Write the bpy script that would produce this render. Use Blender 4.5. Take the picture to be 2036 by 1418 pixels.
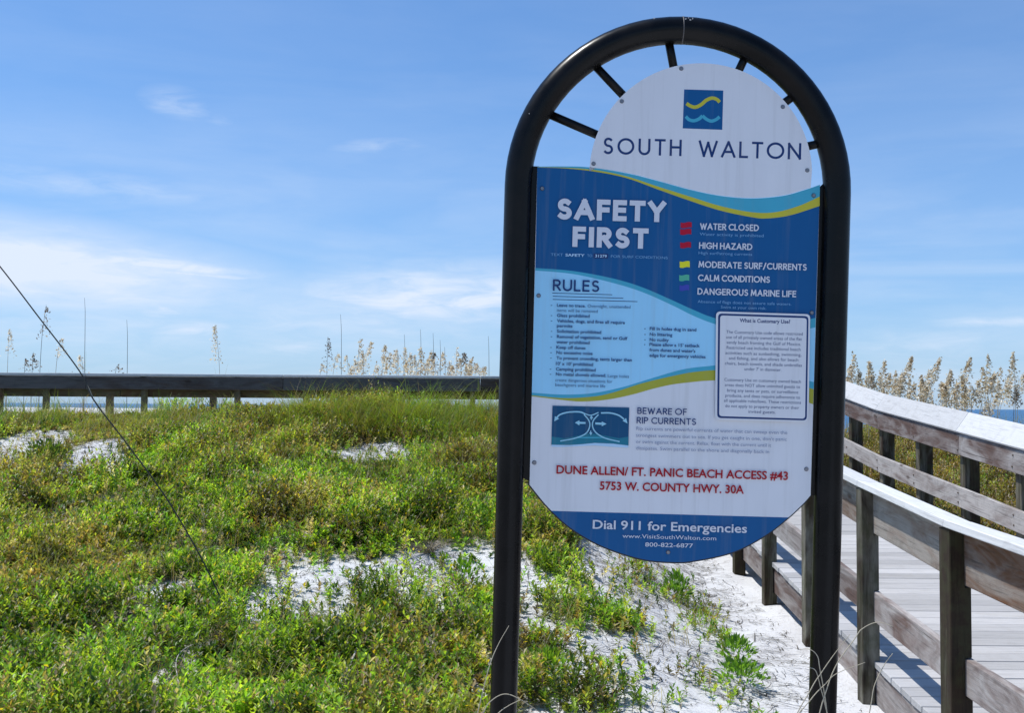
import bpy, bmesh, math, random
import numpy as np
from mathutils import Vector, Matrix, Euler

R = math.radians
SC = bpy.context.scene
COL = SC.collection
for o in list(bpy.data.objects):
    bpy.data.objects.remove(o)
random.seed(7)
rng = np.random.default_rng(11)

# ------------------------------------------------------------------ camera
FPX = 2183.0                       # focal length in photograph pixels (2036 wide)
EYE = 1.65
CAMROT = Matrix.Rotation(R(90 + 2.59), 4, 'X') @ Matrix.Rotation(R(0.387), 4, 'Z')
cam_d = bpy.data.cameras.new('camera')
cam = bpy.data.objects.new('camera', cam_d)
COL.objects.link(cam)
cam.matrix_world = Matrix.Translation((0, 0, EYE)) @ CAMROT
cam_d.sensor_width = 36.0
cam_d.lens = 36.0 * FPX / 2036.0
cam_d.clip_start = 0.05
cam_d.clip_end = 60000
SC.camera = cam

# ------------------------------------------------------------------ light
SUN_DIR = Vector((-0.46, 0.09, 1.0)).normalized()       # towards the sun
SUN_EL = math.asin(SUN_DIR.z)
sun_d = bpy.data.lights.new('sun', 'SUN')
sun_d.energy = 4.6
sun_d.angle = R(0.5)
sun_d.color = (1.0, 0.965, 0.90)
sun = bpy.data.objects.new('sun', sun_d)
COL.objects.link(sun)
sun.rotation_euler = SUN_DIR.to_track_quat('Z', 'Y').to_euler()
sun.location = SUN_DIR * 60

SC.view_settings.view_transform = 'Standard'
SC.view_settings.look = 'None'
SC.view_settings.gamma = 1.0
SC.view_settings.use_curve_mapping = False
SC.view_settings.exposure = 0.0
SC.render.engine = 'CYCLES'
SC.cycles.use_denoising = True
SC.cycles.max_bounces = 8
SC.cycles.transparent_max_bounces = 6


def pray(px, py):
    v = Vector(((px - 1018) / FPX, -(py - 709) / FPX, -1.0))
    return (CAMROT.to_3x3() @ v)


def at(px, py, Y):
    """world point seen at photo pixel (px,py) on the vertical plane y = Y"""
    d = pray(px, py)
    return Vector((0, 0, EYE)) + d * (Y / d.y)


# world with sky
world = bpy.data.worlds.new('World')
SC.world = world
world.use_nodes = True
wt = world.node_tree
for n in list(wt.nodes):
    wt.nodes.remove(n)


class NT:
    def __init__(s, tree):
        s.t = tree

    def n(s, kind, **kw):
        nd = s.t.nodes.new(kind)
        for k, v in kw.items():
            setattr(nd, k, v)
        return nd

    def l(s, a, b):
        s.t.links.new(a, b)

    def math(s, op, a, b=None, c=None, clamp=False):
        nd = s.n('ShaderNodeMath', operation=op)
        nd.use_clamp = clamp
        for i, v in enumerate((a, b, c)):
            if v is None:
                continue
            if hasattr(v, 'is_output'):
                s.l(v, nd.inputs[i])
            else:
                nd.inputs[i].default_value = v
        return nd.outputs[0]

    def mix(s, fac, a, b, mode='MIX'):
        nd = s.n('ShaderNodeMix', data_type='RGBA', blend_type=mode)
        for i, v in ((0, fac), (6, a), (7, b)):
            if hasattr(v, 'is_output'):
                s.l(v, nd.inputs[i])
            elif i == 0:
                nd.inputs[0].default_value = v
            else:
                nd.inputs[i].default_value = (*v[:3], 1)
        return nd.outputs[2]

    def ramp(s, fac, stops):
        nd = s.n('ShaderNodeValToRGB')
        e = nd.color_ramp.elements
        while len(e) < len(stops):
            e.new(0.5)
        for i, (p, c) in enumerate(stops):
            e[i].position = p
            e[i].color = (c, c, c, 1) if isinstance(c, (int, float)) else (*c[:3], 1)
        if hasattr(fac, 'is_output'):
            s.l(fac, nd.inputs[0])
        return nd.outputs[0]

    def noise(s, vec, scale, detail=4, rough=0.5, dist=0.0):
        nd = s.n('ShaderNodeTexNoise')
        nd.inputs['Scale'].default_value = scale
        nd.inputs['Detail'].default_value = detail
        nd.inputs['Roughness'].default_value = rough
        nd.inputs['Distortion'].default_value = dist
        if vec is not None:
            s.l(vec, nd.inputs['Vector'])
        return nd.outputs[0]

    def mapping(s, vec, scale=(1, 1, 1), loc=(0, 0, 0), rot=(0, 0, 0)):
        nd = s.n('ShaderNodeMapping')
        nd.inputs['Scale'].default_value = scale
        nd.inputs['Location'].default_value = loc
        nd.inputs['Rotation'].default_value = rot
        s.l(vec, nd.inputs['Vector'])
        return nd.outputs[0]


W = NT(wt)
sky = W.n('ShaderNodeTexSky', sky_type='NISHITA')
sky.sun_disc = False
sky.sun_elevation = SUN_EL
sky.sun_rotation = math.atan2(SUN_DIR.x, SUN_DIR.y)
sky.altitude = 0
sky.air_density = 1.0
sky.dust_density = 0.6
sky.ozone_density = 2.2
SKY_STRENGTH = 0.105
skyc = W.mix(1.0, sky.outputs[0], (0.62, 1.06, 1.47), 'MULTIPLY')
tc = W.n('ShaderNodeTexCoord')
dirv = tc.outputs['Generated']
sep = W.n('ShaderNodeSeparateXYZ')
W.l(dirv, sep.inputs[0])
azx = W.math('ARCTAN2', sep.outputs[0], sep.outputs[1])      # azimuth, 0 = +Y
elev = W.math('ARCSINE', sep.outputs[2])
comb = W.n('ShaderNodeCombineXYZ')
W.l(azx, comb.inputs[0])
W.l(elev, comb.inputs[1])
ae = comb.outputs[0]
# soft, stretched high cloud, thicker towards the horizon all the way round
n1 = W.noise(W.mapping(ae, (2.2, 15, 1), (3.1, 0.2, 0), (0, 0, R(-4))), 1.3, 6, 0.55, 0.6)
n2 = W.noise(W.mapping(ae, (5.0, 16, 1), (0.4, 2.2, 0)), 1.6, 5, 0.55, 0.3)
band = W.ramp(elev, [(0.0, 0.62), (0.10, 0.60), (0.15, 0.36), (0.26, 0.10), (0.5, 0.03)])
cl1 = W.ramp(n1, [(0.38, 0.0), (0.68, 1.0)])
cl2 = W.ramp(n2, [(0.45, 0.0), (0.75, 1.0)])
cov = W.math('MULTIPLY', band, W.math('ADD', W.math('MULTIPLY', cl1, 0.75), W.math('MULTIPLY', cl2, 0.45)), clamp=True)


def cloudlet(px, py, rx, ry, amp, tilt=0.0, soft=0.0):
    """one drifting cloud: an ellipse in azimuth/elevation, broken up by noise"""
    d = pray(px, py).normalized()
    a0 = math.atan2(d.x, d.y)
    e0 = math.asin(d.z)
    m = W.n('ShaderNodeMapping', vector_type='TEXTURE')
    m.inputs['Location'].default_value = (a0, e0, 0)
    m.inputs['Rotation'].default_value = (0, 0, tilt)
    m.inputs['Scale'].default_value = (rx / FPX, ry / FPX, 1)
    W.l(ae, m.inputs['Vector'])
    ln = W.n('ShaderNodeVectorMath', operation='LENGTH')
    W.l(m.outputs[0], ln.inputs[0])
    g = W.math('SUBTRACT', 1.0, ln.outputs['Value'], clamp=True)
    g = W.math('SMOOTH_MIN', g, 1.0, 0.1)
    nn = W.noise(W.mapping(ae, (9, 38, 1), (px * 0.013, py * 0.01, 0), (0, 0, tilt)), 2.0, 5, 0.6, 0.5)
    nn = W.ramp(nn, [(0.30, 0.15 if soft == 0 else soft), (0.65, 1.0)])
    return W.math('MULTIPLY', W.math('MULTIPLY', g, nn), amp * 1.6, clamp=True)


for args in ((355, 205, 85, 38, 0.42, -0.12), (430, 240, 60, 22, 0.18, -0.1), (750, 290, 130, 22, 0.28, 0.06),
             (40, 530, 640, 120, 0.95, -0.07, .65), (40, 500, 460, 48, 1.0, -0.10, .55), (330, 530, 290, 26, 1.0, -0.06, .5), (380, 545, 230, 10, 0.9, -0.05, .5), (150, 460, 260, 30, 0.4, -0.1),
             (200, 655, 700, 120, 0.42, 0, .5), (700, 640, 520, 130, 0.50, 0, .5),
             (180, 370, 520, 40, 0.30, -0.03), (320, 612, 75, 34, 0.85, 0, .4), (380, 655, 130, 34, 0.7, 0, .4), (600, 690, 260, 40, 0.5, 0, .4),
             (880, 590, 480, 95, .85, 0.03, .40), (820, 545, 260, 16, 0.5, 0.03, .4), (640, 610, 120, 24, 0.4, 0), (1980, 640, 190, 20, 0.6, 0.0, .4),
             (1860, 690, 300, 60, 0.5, 0, .4)):
    cov = W.math('MAXIMUM', cov, cloudlet(*args))
lum = W.mix(cov, skyc, (7.5, 8.4, 9.8))
haze_f = W.ramp(elev, [(0.0, 0.50), (0.12, 0.34), (0.28, 0.15), (0.6, 0.03)])
T_HZ = W.math('MULTIPLY', haze_f, W.math('SUBTRACT', 1.0, W.math('MULTIPLY', cov, 0.7)))
lum = W.mix(T_HZ, lum, (4.7, 6.1, 9.3))
bg = W.n('ShaderNodeBackground')
bg.inputs['Strength'].default_value = SKY_STRENGTH
W.l(lum, bg.inputs[0])
wo = W.n('ShaderNodeOutputWorld')
W.l(bg.outputs[0], wo.inputs[0])


# ------------------------------------------------------------------ helpers
def tag(o, label=None, cat=None, group=None, kind=None):
    if label:
        o['label'] = label
    if cat:
        o['category'] = cat
    if group:
        o['group'] = group
    if kind:
        o['kind'] = kind
    return o


def link(name, me, mat, parent=None, mw=None):
    o = bpy.data.objects.new(name, me)
    COL.objects.link(o)
    if mat is not None and not me.materials:
        me.materials.append(mat)
    if parent is not None:
        o.parent = parent
        # meshes are authored in world coordinates unless mw is given in the parent's space
    if mw is not None:
        if parent is not None:
            o.matrix_basis = mw
        else:
            o.matrix_world = mw
    return o


def empty(name, loc=(0, 0, 0)):
    o = bpy.data.objects.new(name, None)
    COL.objects.link(o)
    o.location = loc
    o.empty_display_size = 0.2
    return o


def mesh_from(verts, faces, smooth=False):
    me = bpy.data.meshes.new('mesh')
    me.from_pydata([tuple(v) for v in verts], [], faces)
    if smooth:
        me.polygons.foreach_set('use_smooth', [True] * len(me.polygons))
    me.update()
    return me


def mesh_np(V, F, cols=None, smooth=False):
    """V (n,3), F (m,k) numpy -> mesh, quick"""
    me = bpy.data.meshes.new('mesh')
    n, m, k = len(V), len(F), F.shape[1]
    me.vertices.add(n)
    me.vertices.foreach_set('co', np.asarray(V, dtype=np.float32).ravel())
    me.loops.add(m * k)
    me.loops.foreach_set('vertex_index', F.astype(np.int32).ravel())
    me.polygons.add(m)
    me.polygons.foreach_set('loop_start', np.arange(0, m * k, k, dtype=np.int32))
    me.polygons.foreach_set('loop_total', np.full(m, k, dtype=np.int32))
    if smooth:
        me.polygons.foreach_set('use_smooth', np.ones(m, dtype=bool))
    me.update()
    me.validate(verbose=False)
    if cols is not None:
        a = me.color_attributes.new('Col', 'FLOAT_COLOR', 'POINT')
        c = np.ones((n, 4), dtype=np.float32)
        c[:, :3] = cols
        a.data.foreach_set('color', c.ravel())
    return me


def box_mesh(L, Wd, T, bev=0.004, jitter=0.0):
    bm = bmesh.new()
    bmesh.ops.create_cube(bm, size=1.0)
    for v in bm.verts:
        v.co.x *= L
        v.co.y *= Wd
        v.co.z *= T
        if jitter:
            v.co.y += random.uniform(-jitter, jitter)
            v.co.z += random.uniform(-jitter, jitter)
    if bev:
        bmesh.ops.bevel(bm, geom=list(bm.edges), offset=bev, segments=1, affect='EDGES')
    me = bpy.data.meshes.new('mesh')
    bm.to_mesh(me)
    bm.free()
    return me


def board(name, p0, p1, up, wid, thk, mat, parent, jitter=0.0015, bev=0.004):
    """a board whose long axis runs p0->p1; 'up' is the direction of its width"""
    p0, p1, up = Vector(p0), Vector(p1), Vector(up)
    x = (p1 - p0)
    L = x.length
    x.normalize()
    z = x.cross(up).normalized()
    y = z.cross(x).normalized()
    M = Matrix((x, y, z)).transposed().to_4x4()
    M.translation = (p0 + p1) / 2 - parent.location
    return link(name, box_mesh(L, wid, thk, bev, jitter), mat, parent, M)


def tube_mesh(pts, rad, seg=8, cap=True, smooth=True):
    pts = [Vector(p) for p in pts]
    if not hasattr(rad, '__len__'):
        rad = [rad] * len(pts)
    V, F = [], []
    prev = None
    for i, p in enumerate(pts):
        t = (pts[min(i + 1, len(pts) - 1)] - pts[max(i - 1, 0)]).normalized()
        if prev is None:
            a = t.orthogonal().normalized()
        else:
            a = (prev - t * prev.dot(t)).normalized()
        prev = a
        b = t.cross(a)
        for k in range(seg):
            an = 2 * math.pi * k / seg
            V.append(p + (a * math.cos(an) + b * math.sin(an)) * rad[i])
    n = len(pts)
    for i in range(n - 1):
        for k in range(seg):
            F.append((i * seg + k, i * seg + (k + 1) % seg, (i + 1) * seg + (k + 1) % seg, (i + 1) * seg + k))
    if cap:
        F.append(tuple(range(seg - 1, -1, -1)))
        F.append(tuple((n - 1) * seg + k for k in range(seg)))
    return mesh_from(V, F, smooth)


def smooth_path(pts, n=12):
    """Catmull-Rom through pts"""
    pts = [Vector(p) for p in pts]
    out = []
    P = [pts[0] * 2 - pts[1]] + pts + [pts[-1] * 2 - pts[-2]]
    for i in range(1, len(P) - 2):
        for k in range(n):
            t = k / n
            a, b, c, d = P[i - 1], P[i], P[i + 1], P[i + 2]
            out.append(0.5 * ((2 * b) + (c - a) * t + (2 * a - 5 * b + 4 * c - d) * t * t + (3 * b - a - 3 * c + d) * t ** 3))
    out.append(pts[-1])
    return out


_T = rng.random((256, 256))


def vnoise(x, y, s=1.0, ox=0.0):
    x = np.asarray(x) * s + 37.3 + ox
    y = np.asarray(y) * s + 71.7 + ox * 1.7
    xi, yi = np.floor(x).astype(int), np.floor(y).astype(int)
    fx, fy = x - xi, y - yi
    fx, fy = fx * fx * (3 - 2 * fx), fy * fy * (3 - 2 * fy)
    g = lambda i, j: _T[i % 256, j % 256]
    return (g(xi, yi) * (1 - fx) * (1 - fy) + g(xi + 1, yi) * fx * (1 - fy) + g(xi, yi + 1) * (1 - fx) * fy + g(xi + 1, yi + 1) * fx * fy)


def fbm(x, y, s, ox=0.0, oc=3):
    return sum(vnoise(x, y, s * 2 ** k, ox + 9.1 * k) * 0.5 ** k for k in range(oc)) / sum(0.5 ** k for k in range(oc))


# ------------------------------------------------------------------ materials
def new_mat(name):
    m = bpy.data.materials.new(name)
    m.use_nodes = True
    t = m.node_tree
    b = t.nodes['Principled BSDF']
    return m, NT(t), b


def plain(name, col, rough=0.5, metal=0.0, spec=0.5):
    m, T, b = new_mat(name)
    b.inputs['Base Color'].default_value = (*col, 1)
    b.inputs['Roughness'].default_value = rough
    b.inputs['Metallic'].default_value = metal
    b.inputs['Specular IOR Level'].default_value = spec
    return m


def bump(T, b, h, strength=0.3, dist=0.01):
    n = T.n('ShaderNodeBump')
    n.inputs['Strength'].default_value = strength
    n.inputs['Distance'].default_value = dist
    T.l(h, n.inputs['Height'])
    T.l(n.outputs[0], b.inputs['Normal'])


def wood(name, light, brown, brown_amt=0.4, dark=(0.05, 0.045, 0.04), green=0.0, con=1.0):
    m, T, b = new_mat(name)
    tc = T.n('ShaderNodeTexCoord')
    oi = T.n('ShaderNodeObjectInfo')
    off = T.n('ShaderNodeVectorMath', operation='ADD')
    sc = T.n('ShaderNodeVectorMath', operation='SCALE')
    cx = T.n('ShaderNodeCombineXYZ')
    for i in range(3):
        T.l(oi.outputs['Random'], cx.inputs[i])
    T.l(cx.outputs[0], sc.inputs[0])
    sc.inputs['Scale'].default_value = 37.0
    T.l(tc.outputs['Object'], off.inputs[0])
    T.l(sc.outputs[0], off.inputs[1])
    v = off.outputs[0]
    grain = T.noise(T.mapping(v, (2.0, 42, 42)), 1.6, 7, 0.62, 0.5)
    fine = T.noise(T.mapping(v, (6.0, 190, 190)), 1.5, 4, 0.7)
    big = T.noise(T.mapping(v, (1.6, 6, 6)), 1.0, 5, 0.6, 1.2)
    blot = T.noise(v, 11.0, 5, 0.65)
    amt = T.math('ADD', T.math('MULTIPLY', oi.outputs['Random'], 0.22), brown_amt - 0.11)
    f = T.math('ADD', T.math('SUBTRACT', big, 0.5), amt)
    f = T.ramp(f, [(0.30, 0.0), (0.62, 1.0)])
    c = T.mix(f, light, brown)
    if green:
        gf = T.ramp(blot, [(0.42, 0.0), (0.72, green)])
        c = T.mix(gf, c, (0.10, 0.12, 0.04))
    g2 = T.ramp(grain, [(0.26, 0.35), (0.46, 0.95), (0.8, 1.10)])
    c = T.mix(0.9 * con, c, g2, 'MULTIPLY')
    c = T.mix(T.ramp(blot, [(0.50, 0.0), (0.80, 0.45)]), c, dark)
    cr = T.ramp(fine, [(0.26, 0.5), (0.36, 1.0)])
    c = T.mix(0.6 * con, c, cr, 'MULTIPLY')
    vo = T.n('ShaderNodeTexVoronoi')
    vo.inputs['Scale'].default_value = 1.0
    T.l(T.mapping(v, (2.3, 6.5, 6.5)), vo.inputs['Vector'])
    kn = T.ramp(vo.outputs['Distance'], [(0.05, 1.0), (0.15, 0.0)])
    c = T.mix(T.math('MULTIPLY', kn, 0.8 * con), c, tuple(q * 0.5 for q in brown))
    ck = T.noise(T.mapping(v, (1.1, 60, 60)), 1.0, 3, 0.5, 0.3)
    ckr = T.ramp(ck, [(0.27, 1.0), (0.31, 0.0)])
    c = T.mix(T.math('MULTIPLY', ckr, 0.85 * con), c, (0.02, 0.016, 0.013))
    wn = T.n('ShaderNodeTexWhiteNoise', noise_dimensions='1D')
    T.l(T.math('MULTIPLY', oi.outputs['Random'], 917.0), wn.inputs['W'])
    tone = T.math('ADD', T.math('MULTIPLY', wn.outputs['Value'], 0.30), 0.76)
    tv = T.n('ShaderNodeCombineXYZ')
    for i in range(3):
        T.l(tone, tv.inputs[i])
    c = T.mix(1.0, c, tv.outputs[0], 'MULTIPLY')
    T.l(c, b.inputs['Base Color'])
    b.inputs['Roughness'].default_value = 0.85
    b.inputs['Specular IOR Level'].default_value = 0.25
    bump(T, b, T.math('ADD', grain, T.math('MULTIPLY', fine, 0.5)), 0.55, 0.004)
    return m


M_cap = wood('bleached_wood', (0.68, 0.68, 0.68), (0.60, 0.57, 0.54), 0.10, (0.42, 0.41, 0.40), 0.0, 0.45)
M_deck = wood('deck_wood', (0.50, 0.49, 0.485), (0.42, 0.395, 0.36), 0.2, (0.38, 0.37, 0.36), 0.0, 0.6)
M_rail = wood('grey_brown_wood', (0.46, 0.43, 0.41), (0.15, 0.095, 0.078), 0.44, (0.09, 0.075, 0.07))
M_brown = wood('rusty_brown_wood', (0.38, 0.34, 0.30), (0.18, 0.085, 0.042), 0.40, (0.09, 0.06, 0.04))
M_post = wood('post_wood', (0.27, 0.255, 0.205), (0.040, 0.026, 0.016), 0.62, (0.03, 0.028, 0.022), 0.35)
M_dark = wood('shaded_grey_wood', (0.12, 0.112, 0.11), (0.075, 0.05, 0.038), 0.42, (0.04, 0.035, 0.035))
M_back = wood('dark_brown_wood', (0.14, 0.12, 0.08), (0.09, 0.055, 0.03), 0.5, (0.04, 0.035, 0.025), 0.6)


def sand_mat():
    m, T, b = new_mat('white_sand')
    tc = T.n('ShaderNodeTexCoord')
    v = tc.outputs['Object']
    n1 = T.noise(v, 1.7, 6, 0.6)
    n2 = T.noise(v, 24, 6, 0.72)
    n3 = T.noise(v, 95, 3, 0.6)
    c = T.mix(T.ramp(n1, [(0.35, 0.0), (0.7, 1.0)]), (0.68, 0.68, 0.685), (0.60, 0.595, 0.60))
    c = T.mix(T.ramp(n2, [(0.57, 0.0), (0.70, 0.55)]), c, (0.20, 0.17, 0.14))
    c = T.mix(T.ramp(n3, [(0.62, 0.0), (0.70, 0.65)]), c, (0.12, 0.10, 0.085))
    la = T.n('ShaderNodeAttribute', attribute_name='litter')
    n4 = T.noise(v, 3.6, 6, 0.7)
    lf = T.math('MULTIPLY', T.ramp(la.outputs['Fac'], [(0.25, 0.0), (0.85, 1.0)]), T.ramp(n4, [(0.40, 0.15), (0.56, 0.9)]))
    lf = T.math('MAXIMUM', lf, T.ramp(n4, [(0.56, 0.0), (0.70, 0.38)]))
    c = T.mix(lf, c, T.mix(n2, (0.22, 0.185, 0.15), (0.09, 0.07, 0.055)))
    T.l(c, b.inputs['Base Color'])
    b.inputs['Roughness'].default_value = 0.95
    b.inputs['Specular IOR Level'].default_value = 0.1
    bump(T, b, T.math('ADD', n2, T.math('MULTIPLY', n3, 0.35)), 0.5, 0.03)
    return m


M_sand = sand_mat()


def sea_mat():
    m, T, b = new_mat('sea_water')
    tc = T.n('ShaderNodeTexCoord')
    v = T.mapping(tc.outputs['Object'], (0.02, 0.08, 1))
    n = T.noise(v, 1.0, 6, 0.6)
    c = T.mix(T.ramp(n, [(0.35, 0.0), (0.7, 1.0)]), (0.018, 0.085, 0.20), (0.035, 0.15, 0.28))
    T.l(c, b.inputs['Base Color'])
    b.inputs['Roughness'].default_value = 0.35
    w = T.noise(T.mapping(tc.outputs['Object'], (0.5, 1.4, 1)), 1.0, 5, 0.6)
    bump(T, b, w, 1.0, 0.6)
    return m


M_sea = sea_mat()


def leaf_mat(name, trans=0.4, rough=0.42, boost=1.0, spec=0.5, tint=(1.75, 1.8, .6)):
    m = bpy.data.materials.new(name)
    m.use_nodes = True
    T = NT(m.node_tree)
    b = m.node_tree.nodes['Principled BSDF']
    out = m.node_tree.nodes['Material Output']
    a = T.n('ShaderNodeAttribute', attribute_name='Col')
    b.inputs['Roughness'].default_value = rough
    b.inputs['Specular IOR Level'].default_value = spec
    T.l(a.outputs['Color'], b.inputs['Base Color'])
    tr = T.n('ShaderNodeBsdfTranslucent')
    c2 = T.mix(1.0, a.outputs['Color'], tuple(v * boost for v in tint), 'MULTIPLY')
    T.l(c2, tr.inputs[0])
    mx = T.n('ShaderNodeMixShader')
    mx.inputs[0].default_value = trans
    T.l(b.outputs[0], mx.inputs[1])
    T.l(tr.outputs[0], mx.inputs[2])
    T.l(mx.outputs[0], out.inputs[0])
    return m


M_leaf = leaf_mat('green_leaf', 0.46, 0.40, 1.12, 0.4)
M_grass = leaf_mat('grass_blade', 0.4, 0.5)
M_dry = leaf_mat('dry_stalk', 0.15, 0.7, 0.8, 0.3)
M_seed = leaf_mat('seed_husk', 0.42, 0.6, 1.0, 0.3, (1.25, 1.12, .85))
M_scrub = leaf_mat('scrub_leaf', 0.35, 0.45, 1.0, 0.4, (1.6, 1.35, .5))

# ------------------------------------------------------------------ terrain
LY = [-12, 0, 4.2, 5.6, 7, 8.5, 10, 11.5, 12.8, 13.5, 13.85, 14.1, 15.9, 16.4, 17.5, 20, 26, 34, 48, 70]
LZ = [-1.7, -1.66, -1.62, -1.57, -1.34, -1.06, -0.78, -0.50, -0.28, -0.185, -0.24, -0.80, -0.80, -0.34, -0.22, -0.035, -2.6, -4.5, -6.4, -8.5]
BY = [-12, 0, 4, 6.25, 8.65, 9.8, 12, 14, 16, 17, 20, 26, 34, 48, 70]
BZ = [-1.75, -1.7, -1.68, -1.66, -1.545, -1.485, -1.36, -1.3, -1.1, -0.7, -1.0, -2.6, -4.5, -6.4, -8.5]
RY = [-12, 0, 4, 7, 8.5, 10, 12, 14, 16, 17.5, 20, 26, 34, 48, 70]
RZ = [-1.7, -1.6, -1.4, -1.10, -0.95, -0.82, -0.68, -0.60, -0.60, -0.62, -1.1, -2.6, -4.5, -6.4, -8.5]


def sst(a, b, x):
    t = np.clip((x - a) / (b - a), 0, 1)
    return t * t * (3 - 2 * t)


def ground(x, y):
    x, y = np.asarray(x, float), np.asarray(y, float)
    l = np.interp(y, LY, LZ)
    b = np.interp(y, BY, BZ)
    r = np.interp(y, RY, RZ)
    wb = sst(0.1, 1.75, x)
    wr = sst(4.15, 6.1, x)
    z = l * (1 - wb) + b * wb
    r = r + 0.26 * (1 - sst(5.4, 6.9, x)) * sst(10.5, 13.5, y) * (1 - sst(17, 19, y))
    z = z * (1 - wr) + r * wr
    amp = 1 - 0.8 * sst(11.6, 12.9, y)
    z = z + 0.12 * np.exp(-((x + 1.7) / 1.3) ** 2) * np.exp(-((y - 13.2) / 0.8) ** 2)
    z = z + amp * ((fbm(x, y, 0.55, 3) - 0.5) * 0.22 * (1 - wb * 0.8) + (fbm(x, y, 2.6, 5) - 0.5) * 0.07)
    return z + EYE


def gpt(px, py):
    """ground point seen at a photo pixel"""
    d = pray(px, py)
    lo = 2.0
    for Y in np.arange(2.0, 30, 0.03):
        X = d.x * Y / d.y
        Z = EYE + d.z * Y / d.y
        if Z < float(ground(X, Y)):
            return Vector((X, Y, float(ground(X, Y))))
    return Vector((d.x * 14 / d.y, 14, float(ground(d.x * 14 / d.y, 14))))


def grid(a, b, n):
    return list(np.linspace(a, b, n, endpoint=False))


xs = np.array(grid(-40, -9, 20) + grid(-9, 9, 330) + grid(9, 60, 30) + [60])
ys = np.array(grid(-12, 4, 20) + grid(4, 18, 330) + grid(18, 70, 40) + [70])
gx, gy = np.meshgrid(xs, ys, indexing='ij')
gz = ground(gx, gy)
V = np.stack([gx, gy, gz], -1).reshape(-1, 3)
nx, ny = len(xs), len(ys)
ii, jj = np.meshgrid(np.arange(nx - 1), np.arange(ny - 1), indexing='ij')
a = (ii * ny + jj).ravel()
F = np.stack([a, a + ny, a + ny + 1, a + 1], -1)
GROUND_V = V
g_o = link('sand_ground', mesh_np(V, F, smooth=True), M_sand)
tag(g_o, 'white sandy dune ground with litter rising to the boardwalk', kind='structure')

sea_z = EYE - 6.0
me = mesh_from([(-30000, 36, sea_z), (30000, 36, sea_z), (30000, 50000, sea_z), (-30000, 50000, sea_z)], [(0, 1, 2, 3)])
tag(link('sea', me, M_sea), 'dark blue sea along the horizon behind the dunes', kind='structure')

# ------------------------------------------------------------------ boardwalk
CY = [0, 3.5, 4.18, 4.69, 5.06, 5.66, 6.46, 8.6, 10.4, 11.8, 13.2, 14.0, 15, 40]
CZ = [-.60, -.585, -.575, -.563, -.542, -.504, -.435, -.24, -.09, .03, .16, .30, .345, .345]


def capz(y):
    return float(np.interp(y, CY, CZ)) + EYE


DECK_DROP = 0.97
XN, XF = 2.06, 4.00          # walkway edges (rails' walkway faces)
UP = (0, 0, 1)

deck = empty('boardwalk_deck', (3.0, 9.0, capz(9.0) - DECK_DROP))
tag(deck, 'sun-bleached wooden boardwalk deck of cross planks climbing the dune', 'deck')
y = 2.2
while y < 13.9:
    y0, y1 = y, y + 0.138
    z0, z1 = capz(y0) - DECK_DROP - .019, capz(y1) - DECK_DROP - .019
    zt = random.uniform(-.0015, .0015)
    p0 = Vector((XN - 0.012 + random.uniform(-.006, .006), (y0 + y1) / 2, (z0 + z1) / 2 + zt))
    p1 = Vector((XF + random.uniform(-.006, .006), (y0 + y1) / 2, (z0 + z1) / 2 + zt))
    board('plank', p0, p1, (0, y1 - y0, z1 - z0), 0.1385, 0.036, M_deck, deck, 0.001, 0.003)
    y += 0.1455
# landing and the run to the left
x = XF
zb = capz(20) - DECK_DROP - .019
while x > -9.2:
    board('plank', (x - .07, 14.02, zb), (x - .07, 15.98, zb), (1, 0, 0), 0.1385, 0.036, M_deck, deck, 0.001, 0.003)
    x -= 0.1455
# rim boards under the deck edge
ys_p = [2.6, 3.8, 5.0, 6.25, 7.45, 8.65, 9.8, 11.0, 12.2, 13.4]
for a_, b_ in zip(ys_p[:-1], ys_p[1:]):
    for X in (XN + .02, XF - .06):
        z0, z1 = capz(a_) - DECK_DROP - .04 - .10, capz(b_) - DECK_DROP - .04 - .10
        board('rim_board', (X, a_ + .06, z0), (X, b_ + .06, z1), UP, 0.19, 0.038, M_rail, deck, 0.001)
for k in range(6):
    x0 = XN - 2.2 * k
    board('rim_board', (x0 - 2.19, 14.045, zb - .12), (x0, 14.045, zb - .12), UP, 0.19, 0.038, M_back, deck)


def notched_post(name, x0, x1, y0, d, z0, z1, notches, mat, parent, side=1):
    """square post with the rail seats cut out of its walkway side; notches = [(zlo,zhi)]"""
    prof = []
    nd = 0.030
    a, b = (x0, x1) if side > 0 else (x1, x0)
    s = 1 if side > 0 else -1
    prof = [(a, z0), (b, z0)]
    for lo, hi in sorted(notches):
        prof += [(b, lo), (b - s * nd, lo), (b - s * nd, hi), (b, hi)]
    if notches and abs(sorted(notches)[-1][1] - z1) < 1e-6:
        prof = prof[:-1]
        prof += [(a, z1)]
    else:
        prof += [(b, z1), (a, z1)]
    n = len(prof)
    V = [(p, y0, q) for p, q in prof] + [(p, y0 + d, q) for p, q in prof]
    F = [tuple(range(n)), tuple(range(2 * n - 1, n - 1, -1))]
    for i in range(n):
        j = (i + 1) % n
        F.append((i, i + n, j + n, j))
    bm = bmesh.new()
    bv = [bm.verts.new(Vector(v)) for v in V]
    for f in F:
        bm.faces.new([bv[i] for i in f])
    bmesh.ops.recalc_face_normals(bm, faces=bm.faces)
    bmesh.ops.bevel(bm, geom=[e for e in bm.edges if e.calc_length() > 0.3], offset=0.004, segments=1, affect='EDGES')
    # turn so the grain (object X) runs up the post
    Rm = Matrix(((0, 0, -1), (0, 1, 0), (1, 0, 0))).to_4x4()
    c = Vector(((x0 + x1) / 2, y0, z0))
    M = Matrix.Translation(c - parent.location) @ Rm
    bm.transform((Matrix.Translation(c) @ Rm).inverted())
    me = bpy.data.meshes.new('mesh')
    bm.to_mesh(me)
    bm.free()
    return link(name, me, mat, parent, M)


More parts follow.
